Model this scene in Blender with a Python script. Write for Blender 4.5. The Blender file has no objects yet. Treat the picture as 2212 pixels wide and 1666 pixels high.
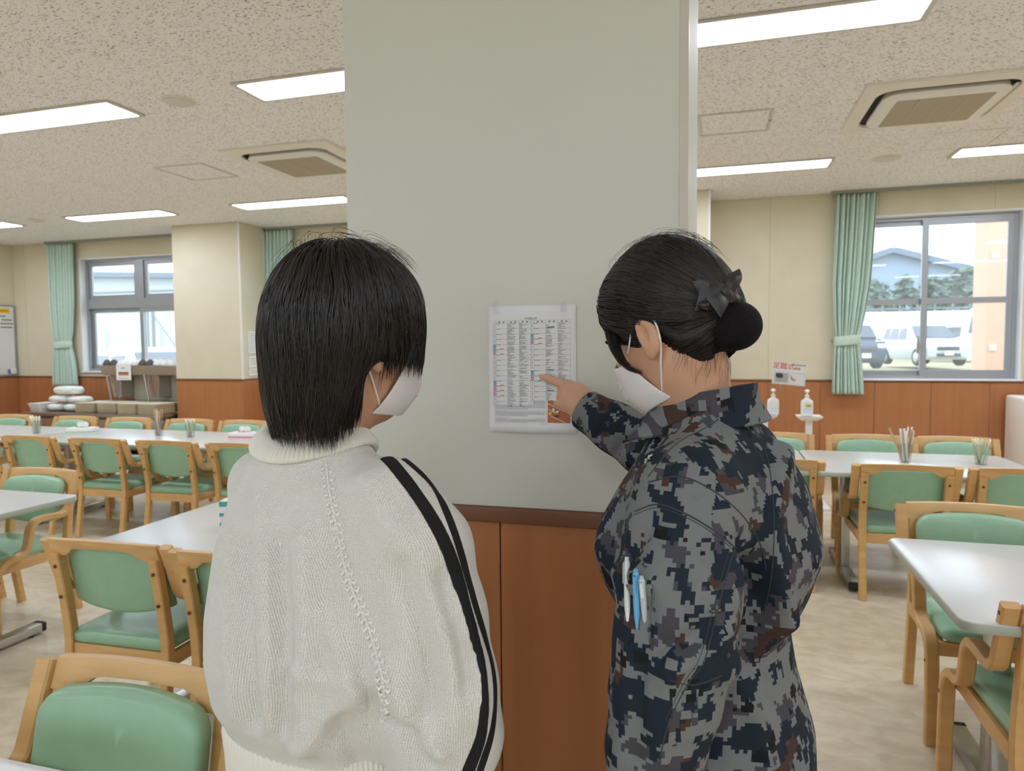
import bpy, bmesh, math, random
import numpy as np
from mathutils import Vector, Matrix
from mathutils.bvhtree import BVHTree

SC = bpy.context.scene
COL = SC.collection
random.seed(7)
PI = math.pi

# ------------------------------------------------------------------ camera
F_PX, IMG_W, IMG_H = 1507.126, 2212, 1666
CAM_H = 1.42
_yaw, _pitch, _roll = math.radians(16.24876584), math.radians(3.20575106), math.radians(-0.47994216)
def _basis(yaw, pitch, roll):
    f = np.array([-math.sin(yaw) * math.cos(pitch), math.cos(yaw) * math.cos(pitch), -math.sin(pitch)])
    r = np.array([math.cos(yaw), math.sin(yaw), 0.0]); u = np.cross(r, f)
    return (r * math.cos(roll) + u * math.sin(roll), -r * math.sin(roll) + u * math.cos(roll), f)
CR, CU, CF = _basis(_yaw, _pitch, _roll)
CPOS = np.array([0.0, 0.0, CAM_H])
FH = np.array([-math.sin(_yaw), math.cos(_yaw), 0.0])      # horizontal forward
RH = np.array([math.cos(_yaw), math.sin(_yaw), 0.0])       # horizontal right
UP = np.array([0.0, 0.0, 1.0])
cam = bpy.data.cameras.new('camera')
cam.sensor_fit = 'HORIZONTAL'; cam.sensor_width = 36.0
cam.lens = 36.0 * F_PX / IMG_W
cam.clip_start = 0.02; cam.clip_end = 500
cam.dof.use_dof = True; cam.dof.focus_distance = 1.25; cam.dof.aperture_fstop = 7.0
camo = bpy.data.objects.new('camera', cam); COL.objects.link(camo)
camo.matrix_world = Matrix(((CR[0], CU[0], -CF[0], 0), (CR[1], CU[1], -CF[1], 0), (CR[2], CU[2], -CF[2], CAM_H), (0, 0, 0, 1)))
SC.camera = camo

# ------------------------------------------------------------------ world, exposure
w = bpy.data.worlds.new('overcast_sky'); SC.world = w; w.use_nodes = True
WN = w.node_tree.nodes; WL = w.node_tree.links
bg = WN['Background']; bg.inputs['Color'].default_value = (0.86, 0.93, 1.0, 1); bg.inputs['Strength'].default_value = 3.6
SC.view_settings.view_transform = 'Standard'; SC.view_settings.look = 'None'
SC.view_settings.gamma = 1.0; SC.view_settings.use_curve_mapping = False
SC.view_settings.exposure = 0.15
LAMP = 14.6            # strength of the ceiling lamps
try:
    SC.cycles.use_denoising = True
    SC.cycles.max_bounces = 8; SC.cycles.diffuse_bounces = 5; SC.cycles.glossy_bounces = 3
    SC.cycles.transparent_max_bounces = 12; SC.cycles.sample_clamp_indirect = 6.0
    SC.cycles.caustics_reflective = False; SC.cycles.caustics_refractive = False
except Exception:
    pass

# ------------------------------------------------------------------ materials
def lin(c):
    return tuple((x / 12.92 if x <= 0.04045 else ((x + 0.055) / 1.055) ** 2.4) for x in (v / 255.0 for v in c))
MATS = {}
def mat(name, rgb, rough=0.5, metal=0.0, spec=0.5, var=0.0, vscale=8.0, bump=0.0, bscale=200.0, emit=None, estr=0.0, stretch=None, coat=0.0, rgb2=None, detail=3.0, sheen=0.0):
    if name in MATS: return MATS[name]
    m = bpy.data.materials.new(name); m.use_nodes = True; MATS[name] = m
    nt = m.node_tree; n = nt.nodes; l = nt.links; b = n['Principled BSDF']
    c = lin(rgb); b.inputs['Base Color'].default_value = (*c, 1)
    b.inputs['Roughness'].default_value = rough; b.inputs['Metallic'].default_value = metal
    b.inputs['Specular IOR Level'].default_value = spec
    if coat: b.inputs['Coat Weight'].default_value = coat; b.inputs['Coat Roughness'].default_value = 0.15
    if sheen: b.inputs['Sheen Weight'].default_value = sheen
    if emit:
        b.inputs['Emission Color'].default_value = (*lin(emit), 1); b.inputs['Emission Strength'].default_value = estr
    if var or bump or rgb2:
        tc = n.new('ShaderNodeTexCoord'); mp = n.new('ShaderNodeMapping'); l.new(tc.outputs['Object'], mp.inputs['Vector'])
        if stretch: mp.inputs['Scale'].default_value = stretch
    if var or rgb2:
        t = n.new('ShaderNodeTexNoise'); t.inputs['Scale'].default_value = vscale; t.inputs['Detail'].default_value = detail
        l.new(mp.outputs[0], t.inputs['Vector'])
        r = n.new('ShaderNodeValToRGB'); l.new(t.outputs['Fac'], r.inputs[0])
        c2 = lin(rgb2) if rgb2 else tuple(min(1, x * (1 + var)) for x in c)
        c1 = c if rgb2 else tuple(x * (1 - var) for x in c)
        r.color_ramp.elements[0].position = 0.32; r.color_ramp.elements[1].position = 0.68
        r.color_ramp.elements[0].color = (*c1, 1); r.color_ramp.elements[1].color = (*c2, 1)
        l.new(r.outputs[0], b.inputs['Base Color'])
    if bump:
        t2 = n.new('ShaderNodeTexNoise'); t2.inputs['Scale'].default_value = bscale; t2.inputs['Detail'].default_value = 2
        l.new(mp.outputs[0], t2.inputs['Vector'])
        bp = n.new('ShaderNodeBump'); bp.inputs['Strength'].default_value = bump; bp.inputs['Distance'].default_value = 0.002
        l.new(t2.outputs['Fac'], bp.inputs['Height']); l.new(bp.outputs[0], b.inputs['Normal'])
    return m

def glass_mat(name, tint, gloss=0.08):
    m = bpy.data.materials.new(name); m.use_nodes = True; nt = m.node_tree; n = nt.nodes; l = nt.links
    n.remove(n['Principled BSDF']); out = n['Material Output']
    tr = n.new('ShaderNodeBsdfTransparent'); tr.inputs[0].default_value = (*tint, 1)
    gl = n.new('ShaderNodeBsdfGlossy'); gl.inputs['Roughness'].default_value = 0.02
    fr = n.new('ShaderNodeLayerWeight'); fr.inputs['Blend'].default_value = 0.5
    pw = n.new('ShaderNodeMath'); pw.operation = 'POWER'; l.new(fr.outputs['Facing'], pw.inputs[0]); pw.inputs[1].default_value = 4.0
    ml = n.new('ShaderNodeMath'); ml.operation = 'MULTIPLY_ADD'; l.new(pw.outputs[0], ml.inputs[0]); ml.inputs[1].default_value = 0.7; ml.inputs[2].default_value = gloss * .5
    mx = n.new('ShaderNodeMixShader'); l.new(ml.outputs[0], mx.inputs[0])
    l.new(tr.outputs[0], mx.inputs[1]); l.new(gl.outputs[0], mx.inputs[2]); l.new(mx.outputs[0], out.inputs[0])
    MATS[name] = m
    return m

# ------------------------------------------------------------------ object helpers
def link(name, me, m=None, parent=None, smooth=False, loc=None):
    if m is not None:
        for mm in (m if isinstance(m, (list, tuple)) else [m]): me.materials.append(mm)
    if smooth: me.polygons.foreach_set('use_smooth', [True] * len(me.polygons)); me.update()
    o = bpy.data.objects.new(name, me); COL.objects.link(o)
    if parent is not None: o.parent = parent
    if loc is not None: o.location = loc
    return o
def tag(o, label, cat=None, group=None, kind=None):
    if label: o['label'] = label
    if cat: o['category'] = cat
    if group: o['group'] = group
    if kind: o['kind'] = kind
    return o
def struct(o, label=None):
    o['kind'] = 'structure'
    if label: o['label'] = label
    return o
def thing(name, label, cat, loc=(0, 0, 0), rz=0.0, group=None):
    o = bpy.data.objects.new(name, None); COL.objects.link(o); o.empty_display_size = 0.05
    o.location = loc; o.rotation_euler = (0, 0, rz)
    return tag(o, label, cat, group)
def copy_tree(o, parent=None):
    c = o.copy(); COL.objects.link(c); c.parent = parent
    for ch in list(o.children): copy_tree(ch, c)
    return c
def dup(o, label, loc, rz=0.0, group=None):
    c = copy_tree(o); c.location = loc; c.rotation_euler = (0, 0, rz); c['label'] = label
    if group: c['group'] = group
    return c

class MB:
    """collects vertices and faces of one mesh"""
    def __init__(s): s.v = []; s.f = []; s.mi = []
    def add(s, vs, fs, mi=0):
        o = len(s.v); s.v += [tuple(map(float, p)) for p in vs]
        s.f += [tuple(i + o for i in f) for f in fs]; s.mi += [mi] * len(fs)
        return s
    def box(s, c, d, mi=0):
        x, y, z = c; a, b, e = d[0] / 2, d[1] / 2, d[2] / 2
        vs = [(x - a, y - b, z - e), (x + a, y - b, z - e), (x + a, y + b, z - e), (x - a, y + b, z - e),
              (x - a, y - b, z + e), (x + a, y - b, z + e), (x + a, y + b, z + e), (x - a, y + b, z + e)]
        return s.add(vs, [(0, 3, 2, 1), (4, 5, 6, 7), (0, 1, 5, 4), (1, 2, 6, 5), (2, 3, 7, 6), (3, 0, 4, 7)], mi)
    def span(s, a, b, mi=0):
        return s.box([(p + q) / 2 for p, q in zip(a, b)], [abs(q - p) for p, q in zip(a, b)], mi)
    def tube(s, pts, rad, n=8, caps=True, mi=0, flat=1.0):
        P = [np.array(p, float) for p in pts]; k = len(P)
        rad = [rad] * k if np.isscalar(rad) else list(rad)
        t0 = P[1] - P[0]; ref = np.array([0, 0, 1.0]) if abs(t0[2]) < 0.9 * np.linalg.norm(t0) else np.array([1.0, 0, 0])
        base = len(s.v); a = None
        for i in range(k):
            t = P[min(i + 1, k - 1)] - P[max(i - 1, 0)]; t = t / (np.linalg.norm(t) + 1e-12)
            a = np.cross(ref, t) if a is None else a - t * np.dot(a, t)
            a = a / (np.linalg.norm(a) + 1e-12); b = np.cross(t, a)
            for j in range(n):
                q = 2 * PI * j / n
                s.v.append(tuple(P[i] + rad[i] * (a * math.cos(q) + b * math.sin(q) * flat)))
        for i in range(k - 1):
            for j in range(n):
                j2 = (j + 1) % n
                s.f.append((base + i * n + j, base + i * n + j2, base + (i + 1) * n + j2, base + (i + 1) * n + j)); s.mi.append(mi)
        if caps:
            s.f.append(tuple(base + j for j in reversed(range(n)))); s.f.append(tuple(base + (k - 1) * n + j for j in range(n))); s.mi += [mi, mi]
        return s
    def lathe(s, prof, c=(0, 0, 0), n=20, mi=0):
        base = len(s.v); k = len(prof)
        for r, z in prof:
            for j in range(n):
                q = 2 * PI * j / n; s.v.append((c[0] + r * math.cos(q), c[1] + r * math.sin(q), c[2] + z))
        for i in range(k - 1):
            for j in range(n):
                j2 = (j + 1) % n
                s.f.append((base + i * n + j, base + i * n + j2, base + (i + 1) * n + j2, base + (i + 1) * n + j)); s.mi.append(mi)
        s.f.append(tuple(base + j for j in reversed(range(n)))); s.f.append(tuple(base + (k - 1) * n + j for j in range(n))); s.mi += [mi, mi]
        return s
    def prism(s, poly, a, b, axis=2, mi=0):
        """extrude a 2-D polygon between a and b along an axis"""
        n = len(poly)
        def put(p, h): q = list(p); q.insert(axis, h); return q
        vs = [put(p, a) for p in poly] + [put(p, b) for p in poly]
        fs = [tuple(range(n))[::-1], tuple(range(n, 2 * n))] + [(i, (i + 1) % n, n + (i + 1) % n, n + i) for i in range(n)]
        return s.add(vs, fs, mi)
    def rings(s, rings, closed=True, caps=True, mi=0):
        base = len(s.v); n = len(rings[0])
        for r in rings: s.v += [tuple(map(float, p)) for p in r]
        for i in range(len(rings) - 1):
            for j in range(n if closed else n - 1):
                j2 = (j + 1) % n
                s.f.append((base + i * n + j, base + i * n + j2, base + (i + 1) * n + j2, base + (i + 1) * n + j)); s.mi.append(mi)
        if caps and closed:
            s.f.append(tuple(base + j for j in reversed(range(n)))); s.f.append(tuple(base + (len(rings) - 1) * n + j for j in range(n))); s.mi += [mi, mi]
        return s
    def mesh(s, name, bevel=0.0, seg=2, fix=True, angle=30):
        me = bpy.data.meshes.new(name); me.from_pydata(s.v, [], s.f)
        if any(s.mi): me.polygons.foreach_set('material_index', s.mi)
        if fix or bevel:
            bm = bmesh.new(); bm.from_mesh(me)
            if fix: bmesh.ops.recalc_face_normals(bm, faces=bm.faces)
            if bevel:
                es = [e for e in bm.edges if len(e.link_faces) == 2 and e.calc_face_angle(0) > math.radians(angle)]
                bmesh.ops.bevel(bm, geom=es, offset=bevel, segments=seg, affect='EDGES', profile=0.6, clamp_overlap=True)
            bm.to_mesh(me); bm.free()
        me.update()
        return me
    def build(s, name, m=None, parent=None, bevel=0.0, seg=2, smooth=False, fix=True, loc=None, angle=30):
        me = s.mesh(name, bevel, seg, fix, angle)
        o = link(name, me, m, parent, smooth, loc)
        if smooth == 'auto' or (bevel and not smooth):
            me.polygons.foreach_set('use_smooth', [True] * len(me.polygons)); me.update()
            try: me.set_sharp_from_angle(angle=math.radians(38))
            except Exception: pass
        return o

def boxo(name, a, b, m, parent=None, bevel=0.0, seg=2):
    return MB().span(a, b).build(name, m, parent, bevel=bevel, seg=seg)
def rrect(w, h, r, n=6, cx=0, cy=0):
    out = []
    for (sx, sy, a0) in ((1, 1, 0), (-1, 1, 90), (-1, -1, 180), (1, -1, 270)):
        for i in range(n + 1):
            a = math.radians(a0 + 90 * i / n)
            out.append((cx + sx * (w / 2 - r) + r * math.cos(a), cy + sy * (h / 2 - r) + r * math.sin(a)))
    return out
def text_mesh(name, s, size, m, parent, matrix, thick=0.0, align='CENTER'):
    """lettering as a thin mesh; matrix maps the text plane (x right, y up) to the parent's space"""
    cu = bpy.data.curves.new(name, 'FONT'); cu.body = s; cu.size = size; cu.align_x = align; cu.align_y = 'CENTER'
    cu.extrude = thick; cu.resolution_u = 2
    tmp = bpy.data.objects.new(name + '_tmp', cu); COL.objects.link(tmp)
    dg = bpy.context.evaluated_depsgraph_get(); me = bpy.data.meshes.new_from_object(tmp.evaluated_get(dg))
    bpy.data.objects.remove(tmp); bpy.data.curves.remove(cu)
    me.materials.clear(); me.name = name
    o = link(name, me, m, parent); o.matrix_local = matrix
    return o

# ------------------------------------------------------------------ palette
M_WALL = mat('cream_wallpaper', (217, 208, 182), 0.75, var=0.03, vscale=3, bump=0.12, bscale=600)
M_PILLAR = mat('pillar_paint', (214, 215, 206), 0.6, var=0.015, vscale=2, bump=0.06, bscale=500)
M_WOODP = mat('wainscot_wood', (176, 116, 74), 0.42, spec=0.3, var=0.07, vscale=3.0, stretch=(6, 6, 0.5), bump=0.05, bscale=60, detail=6)
M_TRIM = mat('brown_trim', (120, 78, 52), 0.45)
M_GUARD = mat('corner_guard', (205, 200, 188), 0.4)
M_CEIL = None
M_WHITE = mat('white_plastic', (235, 233, 226), 0.45)
M_CREAM = mat('cream_plastic', (238, 232, 220), 0.45)
M_ALU = mat('window_aluminium', (168, 172, 176), 0.38, metal=0.55)
M_CHROME = mat('brushed_steel', (190, 188, 184), 0.28, metal=0.95)
M_DARK = mat('dark_recess', (34, 31, 30), 0.8)
M_BLACK = mat('black_rubber', (24, 24, 25), 0.6)
M_WOOD = mat('beech_wood', (206, 160, 100), 0.42, rgb2=(220, 177, 118), vscale=5, stretch=(1, 1, 6), bump=0.04, bscale=40, detail=5)
M_RAIL = mat('beech_rail', (210, 166, 108), 0.40, rgb2=(224, 183, 126), vscale=5, stretch=(1, 7, 7), bump=0.04, bscale=40, detail=5)
M_GREEN = mat('green_vinyl', (150, 191, 160), 0.38, var=0.03, vscale=20, bump=0.10, bscale=900, coat=0.12)
M_TABLE = mat('pale_laminate', (208, 208, 205), 0.22, var=0.012, vscale=60)
M_EDGE = mat('table_edge', (176, 184, 172), 0.4)
M_SCREW = mat('screw_dark', (96, 74, 52), 0.35, metal=0.6)
M_YELLOW = mat('yellow_sticker', (236, 196, 24), 0.5)
M_CURT = mat('mint_curtain', (196, 217, 202), 0.8, var=0.04, vscale=30, bump=0.1, bscale=800, sheen=0.2)
M_GLASS = glass_mat('window_glass', (0.93, 0.96, 0.98))
# pale translucent mix in the panes stands in for outdoor haze and glare
_n = M_GLASS.node_tree.nodes; _l = M_GLASS.node_tree.links; _o = _n['Material Output']; _p = _o.inputs[0].links[0].from_socket
_t = _n.new('ShaderNodeBsdfTranslucent'); _t.inputs[0].default_value = (.90, .95, 1.0, 1); _x = _n.new('ShaderNodeMixShader'); _x.inputs[0].default_value = .05
_l.new(_p, _x.inputs[1]); _l.new(_t.outputs[0], _x.inputs[2]); _l.new(_x.outputs[0], _o.inputs[0])
# ================================================================== THE ROOM
WALL_Y, LEFT_X, RIGHT_X, BACK_Y, CEIL_Z, DADO = 8.12, -10.22, 5.6, -4.4, 3.005, 1.035

def floor_mat():
    m = bpy.data.materials.new('vinyl_floor'); m.use_nodes = True; nt = m.node_tree; n = nt.nodes; l = nt.links; b = n['Principled BSDF']
    tc = n.new('ShaderNodeTexCoord'); mp = n.new('ShaderNodeMapping'); l.new(tc.outputs['Object'], mp.inputs[0]); mp.inputs['Scale'].default_value = (1, 1.5, 1)
    a = n.new('ShaderNodeTexNoise'); a.inputs['Scale'].default_value = 9; a.inputs['Detail'].default_value = 9; a.inputs['Distortion'].default_value = .7
    l.new(mp.outputs[0], a.inputs[0]); r = n.new('ShaderNodeValToRGB'); l.new(a.outputs[0], r.inputs[0])
    r.color_ramp.elements[0].position = .36; r.color_ramp.elements[1].position = .64
    r.color_ramp.elements[0].color = (*lin((200, 184, 157)), 1); r.color_ramp.elements[1].color = (*lin((218, 204, 178)), 1)
    l.new(r.outputs[0], b.inputs['Base Color']); b.inputs['Roughness'].default_value = 0.34
    return m
def ceil_mat():
    m = bpy.data.materials.new('rockwool_ceiling'); m.use_nodes = True; nt = m.node_tree; n = nt.nodes; l = nt.links; b = n['Principled BSDF']
    tc = n.new('ShaderNodeTexCoord'); mp = n.new('ShaderNodeMapping'); l.new(tc.outputs['Object'], mp.inputs[0]); mp.inputs['Scale'].default_value = (37, 100, 40)
    mp.inputs['Rotation'].default_value = (0, 0, 0.25)
    a = n.new('ShaderNodeTexNoise'); a.inputs['Scale'].default_value = 1.5; a.inputs['Detail'].default_value = 2.5; a.inputs['Distortion'].default_value = 0.5
    l.new(mp.outputs[0], a.inputs[0]); r = n.new('ShaderNodeValToRGB'); l.new(a.outputs[0], r.inputs[0])
    r.color_ramp.elements[0].position = .345; r.color_ramp.elements[1].position = .405
    r.color_ramp.elements[0].color = (*lin((136, 129, 120)), 1); r.color_ramp.elements[1].color = (*lin((250, 249, 248)), 1)
    l.new(r.outputs[0], b.inputs['Base Color']); b.inputs['Roughness'].default_value = 0.9
    bp = n.new('ShaderNodeBump'); bp.inputs['Strength'].default_value = .8; bp.inputs['Distance'].default_value = .004
    l.new(r.outputs[0], bp.inputs['Height']); l.new(bp.outputs[0], b.inputs['Normal'])
    return m
M_FLOOR = floor_mat(); M_CEIL = ceil_mat()

struct(boxo('floor', (LEFT_X - .2, BACK_Y - .2, -0.1), (RIGHT_X + .2, WALL_Y + .2, 0.0), M_FLOOR), 'beige marbled vinyl floor')
struct(boxo('ceiling', (LEFT_X - .2, BACK_Y - .2, CEIL_Z), (RIGHT_X + .2, WALL_Y + .25, CEIL_Z + .1), M_CEIL), 'white pitted rockwool ceiling')

# window openings in the far wall (x0, x1, z0, z1)
OPEN = [(-8.95, -6.95, 1.09, 2.755), (-5.33, -3.35, 1.09, 2.755), (1.30, 2.93, 1.03, 2.745)]
TH = 0.20
wall = MB()
xs = [LEFT_X - .2]
for (a, b, z0, z1) in OPEN:
    wall.span((xs[-1], WALL_Y, 0), (a, WALL_Y + TH, CEIL_Z))
    wall.span((a, WALL_Y, 0), (b, WALL_Y + TH, z0)); wall.span((a, WALL_Y, z1), (b, WALL_Y + TH, CEIL_Z)); xs.append(b)
wall.span((xs[-1], WALL_Y, 0), (RIGHT_X + .2, WALL_Y + TH, CEIL_Z))
WF = struct(wall.build('wall_far', M_WALL), 'cream papered wall with windows')
WLft = struct(boxo('wall_left', (LEFT_X - .2, BACK_Y, 0), (LEFT_X, WALL_Y, CEIL_Z), M_WALL), 'cream papered side wall')
WR = struct(boxo('wall_right', (RIGHT_X, BACK_Y, 0), (RIGHT_X + .2, WALL_Y, CEIL_Z), M_WALL), 'cream papered side wall')
wb = MB(); FILL_WIN = [(-7.6, -5.6), (-4.6, -2.6), (-1.6, .4), (1.4, 3.4)]; px_ = LEFT_X  # rear openings added to bring cool daylight onto the pillar and the backs
for (a, b) in FILL_WIN:
    wb.span((px_, BACK_Y - .2, 0), (a, BACK_Y, CEIL_Z)); wb.span((a, BACK_Y - .2, 0), (b, BACK_Y, 1.05)); wb.span((a, BACK_Y - .2, 2.72), (b, BACK_Y, CEIL_Z)); px_ = b
wb.span((px_, BACK_Y - .2, 0), (RIGHT_X, BACK_Y, CEIL_Z))
WB = struct(wb.build('wall_back', M_WALL), 'cream papered rear wall with window openings added for light')

# upper wall sheets with fine joints, and wainscot panels, each its own piece
def sheet(x0, x1, z0, z1, y, m, parent, name, th=0.008, gap=0.0015, bev=0.001):
    return MB().span((x0 + gap, y - th, z0), (x1 - gap, y, z1)).build(name, m, parent)
def cut(x0, x1, z0, z1):
    """far-wall rectangle minus the window openings"""
    rects = [(x0, x1, z0, z1)]
    for (a, b, c, d) in OPEN:
        nr = []
        for (p, q, r, s) in rects:
            if q <= a or p >= b or s <= c or r >= d: nr.append((p, q, r, s)); continue
            if p < a: nr.append((p, a, r, s))
            if q > b: nr.append((b, q, r, s))
            if r < c: nr.append((max(p, a), min(q, b), r, c))
            if s > d: nr.append((max(p, a), min(q, b), d, s))
        rects = nr
    return rects
x = -10.22
joints = [0.558 + 1.055 * k for k in range(-11, 6)]
joints = [LEFT_X] + [j for j in joints if LEFT_X + .05 < j < RIGHT_X - .05] + [RIGHT_X]
for a, b in zip(joints[:-1], joints[1:]):
    mb = MB()
    for (p, q, r, s) in cut(a + .0015, b - .0015, DADO, CEIL_Z - .002): mb.span((p, WALL_Y - .006, r), (q, WALL_Y, s))
    if mb.v: mb.build('wall_sheet', M_WALL, WF)
k = -21
while 0.558 + 0.5275 * k < RIGHT_X - .1:
    a = 0.558 + .5275 * k; b = min(a + .5275, RIGHT_X); a = max(a, LEFT_X)
    mb = MB(); mb.span((a + .003, WALL_Y - .014, 0.10), (b - .003, WALL_Y, DADO - .02)); mb.build('wainscot_panel', M_WOODP, WF, bevel=.003, seg=1)
    k += 1
boxo('dado_cap', (LEFT_X, WALL_Y - .022, DADO - .02), (RIGHT_X, WALL_Y, DADO), M_TRIM, WF)
struct(boxo('baseboard_far', (LEFT_X, WALL_Y - .018, 0), (RIGHT_X, WALL_Y, .10), M_TRIM), 'brown baseboard')
for i in range(23):
    b = WALL_Y - .02 - .5275 * i
    MB().span((RIGHT_X - .014, b - .5245, .10), (RIGHT_X, b, DADO - .02)).build('wainscot_panel', M_WOODP, WR, bevel=.003, seg=1)
    MB().span((LEFT_X, b - .5245, .10), (LEFT_X + .014, b, DADO - .02)).build('wainscot_panel', M_WOODP, WLft, bevel=.003, seg=1)
boxo('dado_cap', (LEFT_X, BACK_Y, DADO - .02), (LEFT_X + .022, WALL_Y - .022, DADO), M_TRIM, WLft)
boxo('dado_cap', (RIGHT_X - .022, BACK_Y, DADO - .02), (RIGHT_X, WALL_Y - .022, DADO), M_TRIM, WR)
struct(boxo('baseboard_left', (LEFT_X, BACK_Y, 0), (LEFT_X + .018, WALL_Y - .018, .10), M_TRIM), 'brown baseboard')
struct(boxo('baseboard_right', (RIGHT_X - .018, BACK_Y, 0), (RIGHT_X, WALL_Y - .018, .10), M_TRIM), 'brown baseboard')

# engaged columns on the far wall and the free-standing pillar
def column(name, x0, x1, y0, y1, label, m, cap=.02, seams=(), guard=True):
    o = MB().span((x0 + .012, y0 + .012, 0), (x1 - .012, y1, CEIL_Z)).build(name, m); struct(o, label)
    up = MB().span((x0, y0, DADO), (x1, y1, CEIL_Z - .001)).build('painted_casing', m, o, bevel=.003, seg=1)
    ed = [x0] + list(seams) + [x1]
    for a, b in zip(ed[:-1], ed[1:]):
        MB().span((a + .0015, y0 - .004, .1), (b - .0015, y0 + .012, DADO - cap)).build('wainscot_panel', M_WOODP, o, bevel=.002, seg=1)
    for xx, sgn in ((x0, -1), (x1, 1)):
        MB().span((xx - (.012 if sgn > 0 else .004), y0 + .0135, .1), (xx + (.012 if sgn < 0 else .004), y1, DADO - cap)).build('wainscot_panel', M_WOODP, o, bevel=.002, seg=1)
    MB().span((x0 - .006, y0 - .012, DADO - cap), (x1 + .006, y1, DADO)).build('dado_cap', M_TRIM, o, bevel=.004, seg=2)
    MB().span((x0 - .005, y0 - .01, 0), (x1 + .005, y1, .1)).build('skirting', M_TRIM, o)
    return o
C1 = column('trim_1', -6.74, -5.725, 7.5, WALL_Y, 'cream engaged column with wood wainscot left of the pillar', M_WALL)
for xx in (-5.725,):
    MB().span((xx - .012, 7.498, DADO), (xx + .002, 7.52, CEIL_Z - .01)).build('corner_guard', M_WHITE, C1)
C2 = column('trim_2', -1.06, -0.062, 7.5, WALL_Y, 'cream engaged column beyond the pillar', M_WALL)
MB().span((-0.075, 7.497, DADO), (-0.058, 7.53, CEIL_Z - .01)).build('corner_guard', M_WHITE, C2)
PY, PX0, PX1, PY1 = 1.579, -0.887, -0.0605, 2.36
PL = column('trim_3', PX0, PX1, PY, PY1, 'grey white square pillar with wood wainscot in the middle of the room', M_PILLAR, cap=.035, seams=(-0.492,))
MB().span((PX1 - .018, PY - .0015, DADO), (PX1 + .0015, PY + .02, CEIL_Z - .002)).build('corner_guard', M_GUARD, PL, bevel=.001, seg=1)

# ------------------------------------------------------------------ windows
def bar(mb, x0, x1, z0, z1, y0, y1): mb.span((x0, y0, z0), (x1, y1, z1))
M_REV = mat('window_reveal', (236, 238, 240), 0.5)
def window(name, x0, x1, z0, z1, kind, label):
    root = bpy.data.objects.new(name, None); COL.objects.link(root); root.location = ((x0 + x1) / 2, WALL_Y, z0); root.empty_display_size = .05
    struct(root, label); ox, oz = -(x0 + x1) / 2, -z0; oy = -WALL_Y
    def put(nm, mb, m, par=None, bevel=0):
        o = mb.build(nm, m, None, bevel=bevel, seg=1)
        o.data.transform(Matrix.Translation((ox, oy, oz))); o.parent = par or root
        return o
    t = .018
    for nm, a, b in (('reveal', (x0, z0 + t), (x0 + t, z1 - t)), ('reveal', (x1 - t, z0 + t), (x1, z1 - t)), ('reveal', (x0, z1 - t), (x1, z1))):
        put(nm, MB().span((a[0], WALL_Y - .012, a[1]), (b[0], WALL_Y + .12, b[1])), M_REV)
    put('window_sill', MB().span((x0 - .02, WALL_Y - .035, z0), (x1 + .02, WALL_Y + .12, z0 + t)), M_REV, bevel=.004)
    fx0, fx1, fz0, fz1 = x0 + t, x1 - t, z0 + t, z1 - t
    ya, yb = WALL_Y + .085, WALL_Y + .165
    fr = MB(); f = .035
    bar(fr, fx0, fx0 + f, fz0, fz1, ya, yb); bar(fr, fx1 - f, fx1, fz0, fz1, ya, yb); bar(fr, fx0 + f, fx1 - f, fz0, fz0 + f, ya, yb); bar(fr, fx0 + f, fx1 - f, fz1 - f, fz1, ya, yb)
    ix0, ix1, iz0, iz1 = fx0 + f, fx1 - f, fz0 + f, fz1 - f
    panes = []
    def sash(xa, xb, za, zb, y, s=.045, mid=None):
        sb = MB(); bar(sb, xa, xa + s, za, zb, y, y + .03); bar(sb, xb - s, xb, za, zb, y, y + .03)
        bar(sb, xa + s, xb - s, za, za + s, y, y + .03); bar(sb, xa + s, xb - s, zb - s, zb, y, y + .03)
        zs = [za + s, zb - s]
        if mid: bar(sb, xa + s, xb - s, mid - .03, mid + .03, y, y + .03); zs = [za + s, mid - .03, mid + .03, zb - s]
        so = put('sash', sb, M_ALU)
        for q in range(0, len(zs), 2):
            put('pane', MB().span((xa + s, y + .013, zs[q]), (xb - s, y + .017, zs[q + 1])), M_GLASS, so)
    xm = (ix0 + ix1) / 2
    if kind == 'grid':
        xm = 2.09
        sash(ix0, xm + .035, iz0, iz1, ya + .045, .05, mid=1.855)
        sash(xm - .035, ix1, iz0, iz1, ya + .006, .055, mid=1.855)
        hd = MB(); hd.tube([(xm - .055, ya - .004, 1.36), (xm - .058, ya - .02, 1.42), (xm - .062, ya - .028, 1.50)], [.012, .014, .008], 8); hd.box((xm - .055, ya + .0, 1.36), (.03, .016, .09))
        put('crescent_lock', hd, M_CHROME)
    else:
        zt0, zt1 = 1.985, 2.19
        bar(fr, ix0, ix1, zt0 + .04, zt1 - .03, ya, yb)
        xm = x0 + 1.0
        bar(fr, xm - .06, xm + .06, zt1 - .03, iz1, ya, yb)
        sash(ix0, xm - .06, zt1 - .03, iz1, ya + .02, .06); sash(xm + .06, ix1, zt1 - .03, iz1, ya + .02, .06)
        sash(ix0, xm + .03, iz0, zt0 + .04, ya + .045, .06); sash(xm - .03, ix1, iz0, zt0 + .04, ya + .006, .06)
    put('window_frame', fr, M_ALU)
    return root
window('window_1', *OPEN[0], 'transom', 'aluminium window with transom lights behind the serving counter')
window('window_2', *OPEN[1], 'transom', 'aluminium window mostly hidden behind the pillar')
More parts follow.
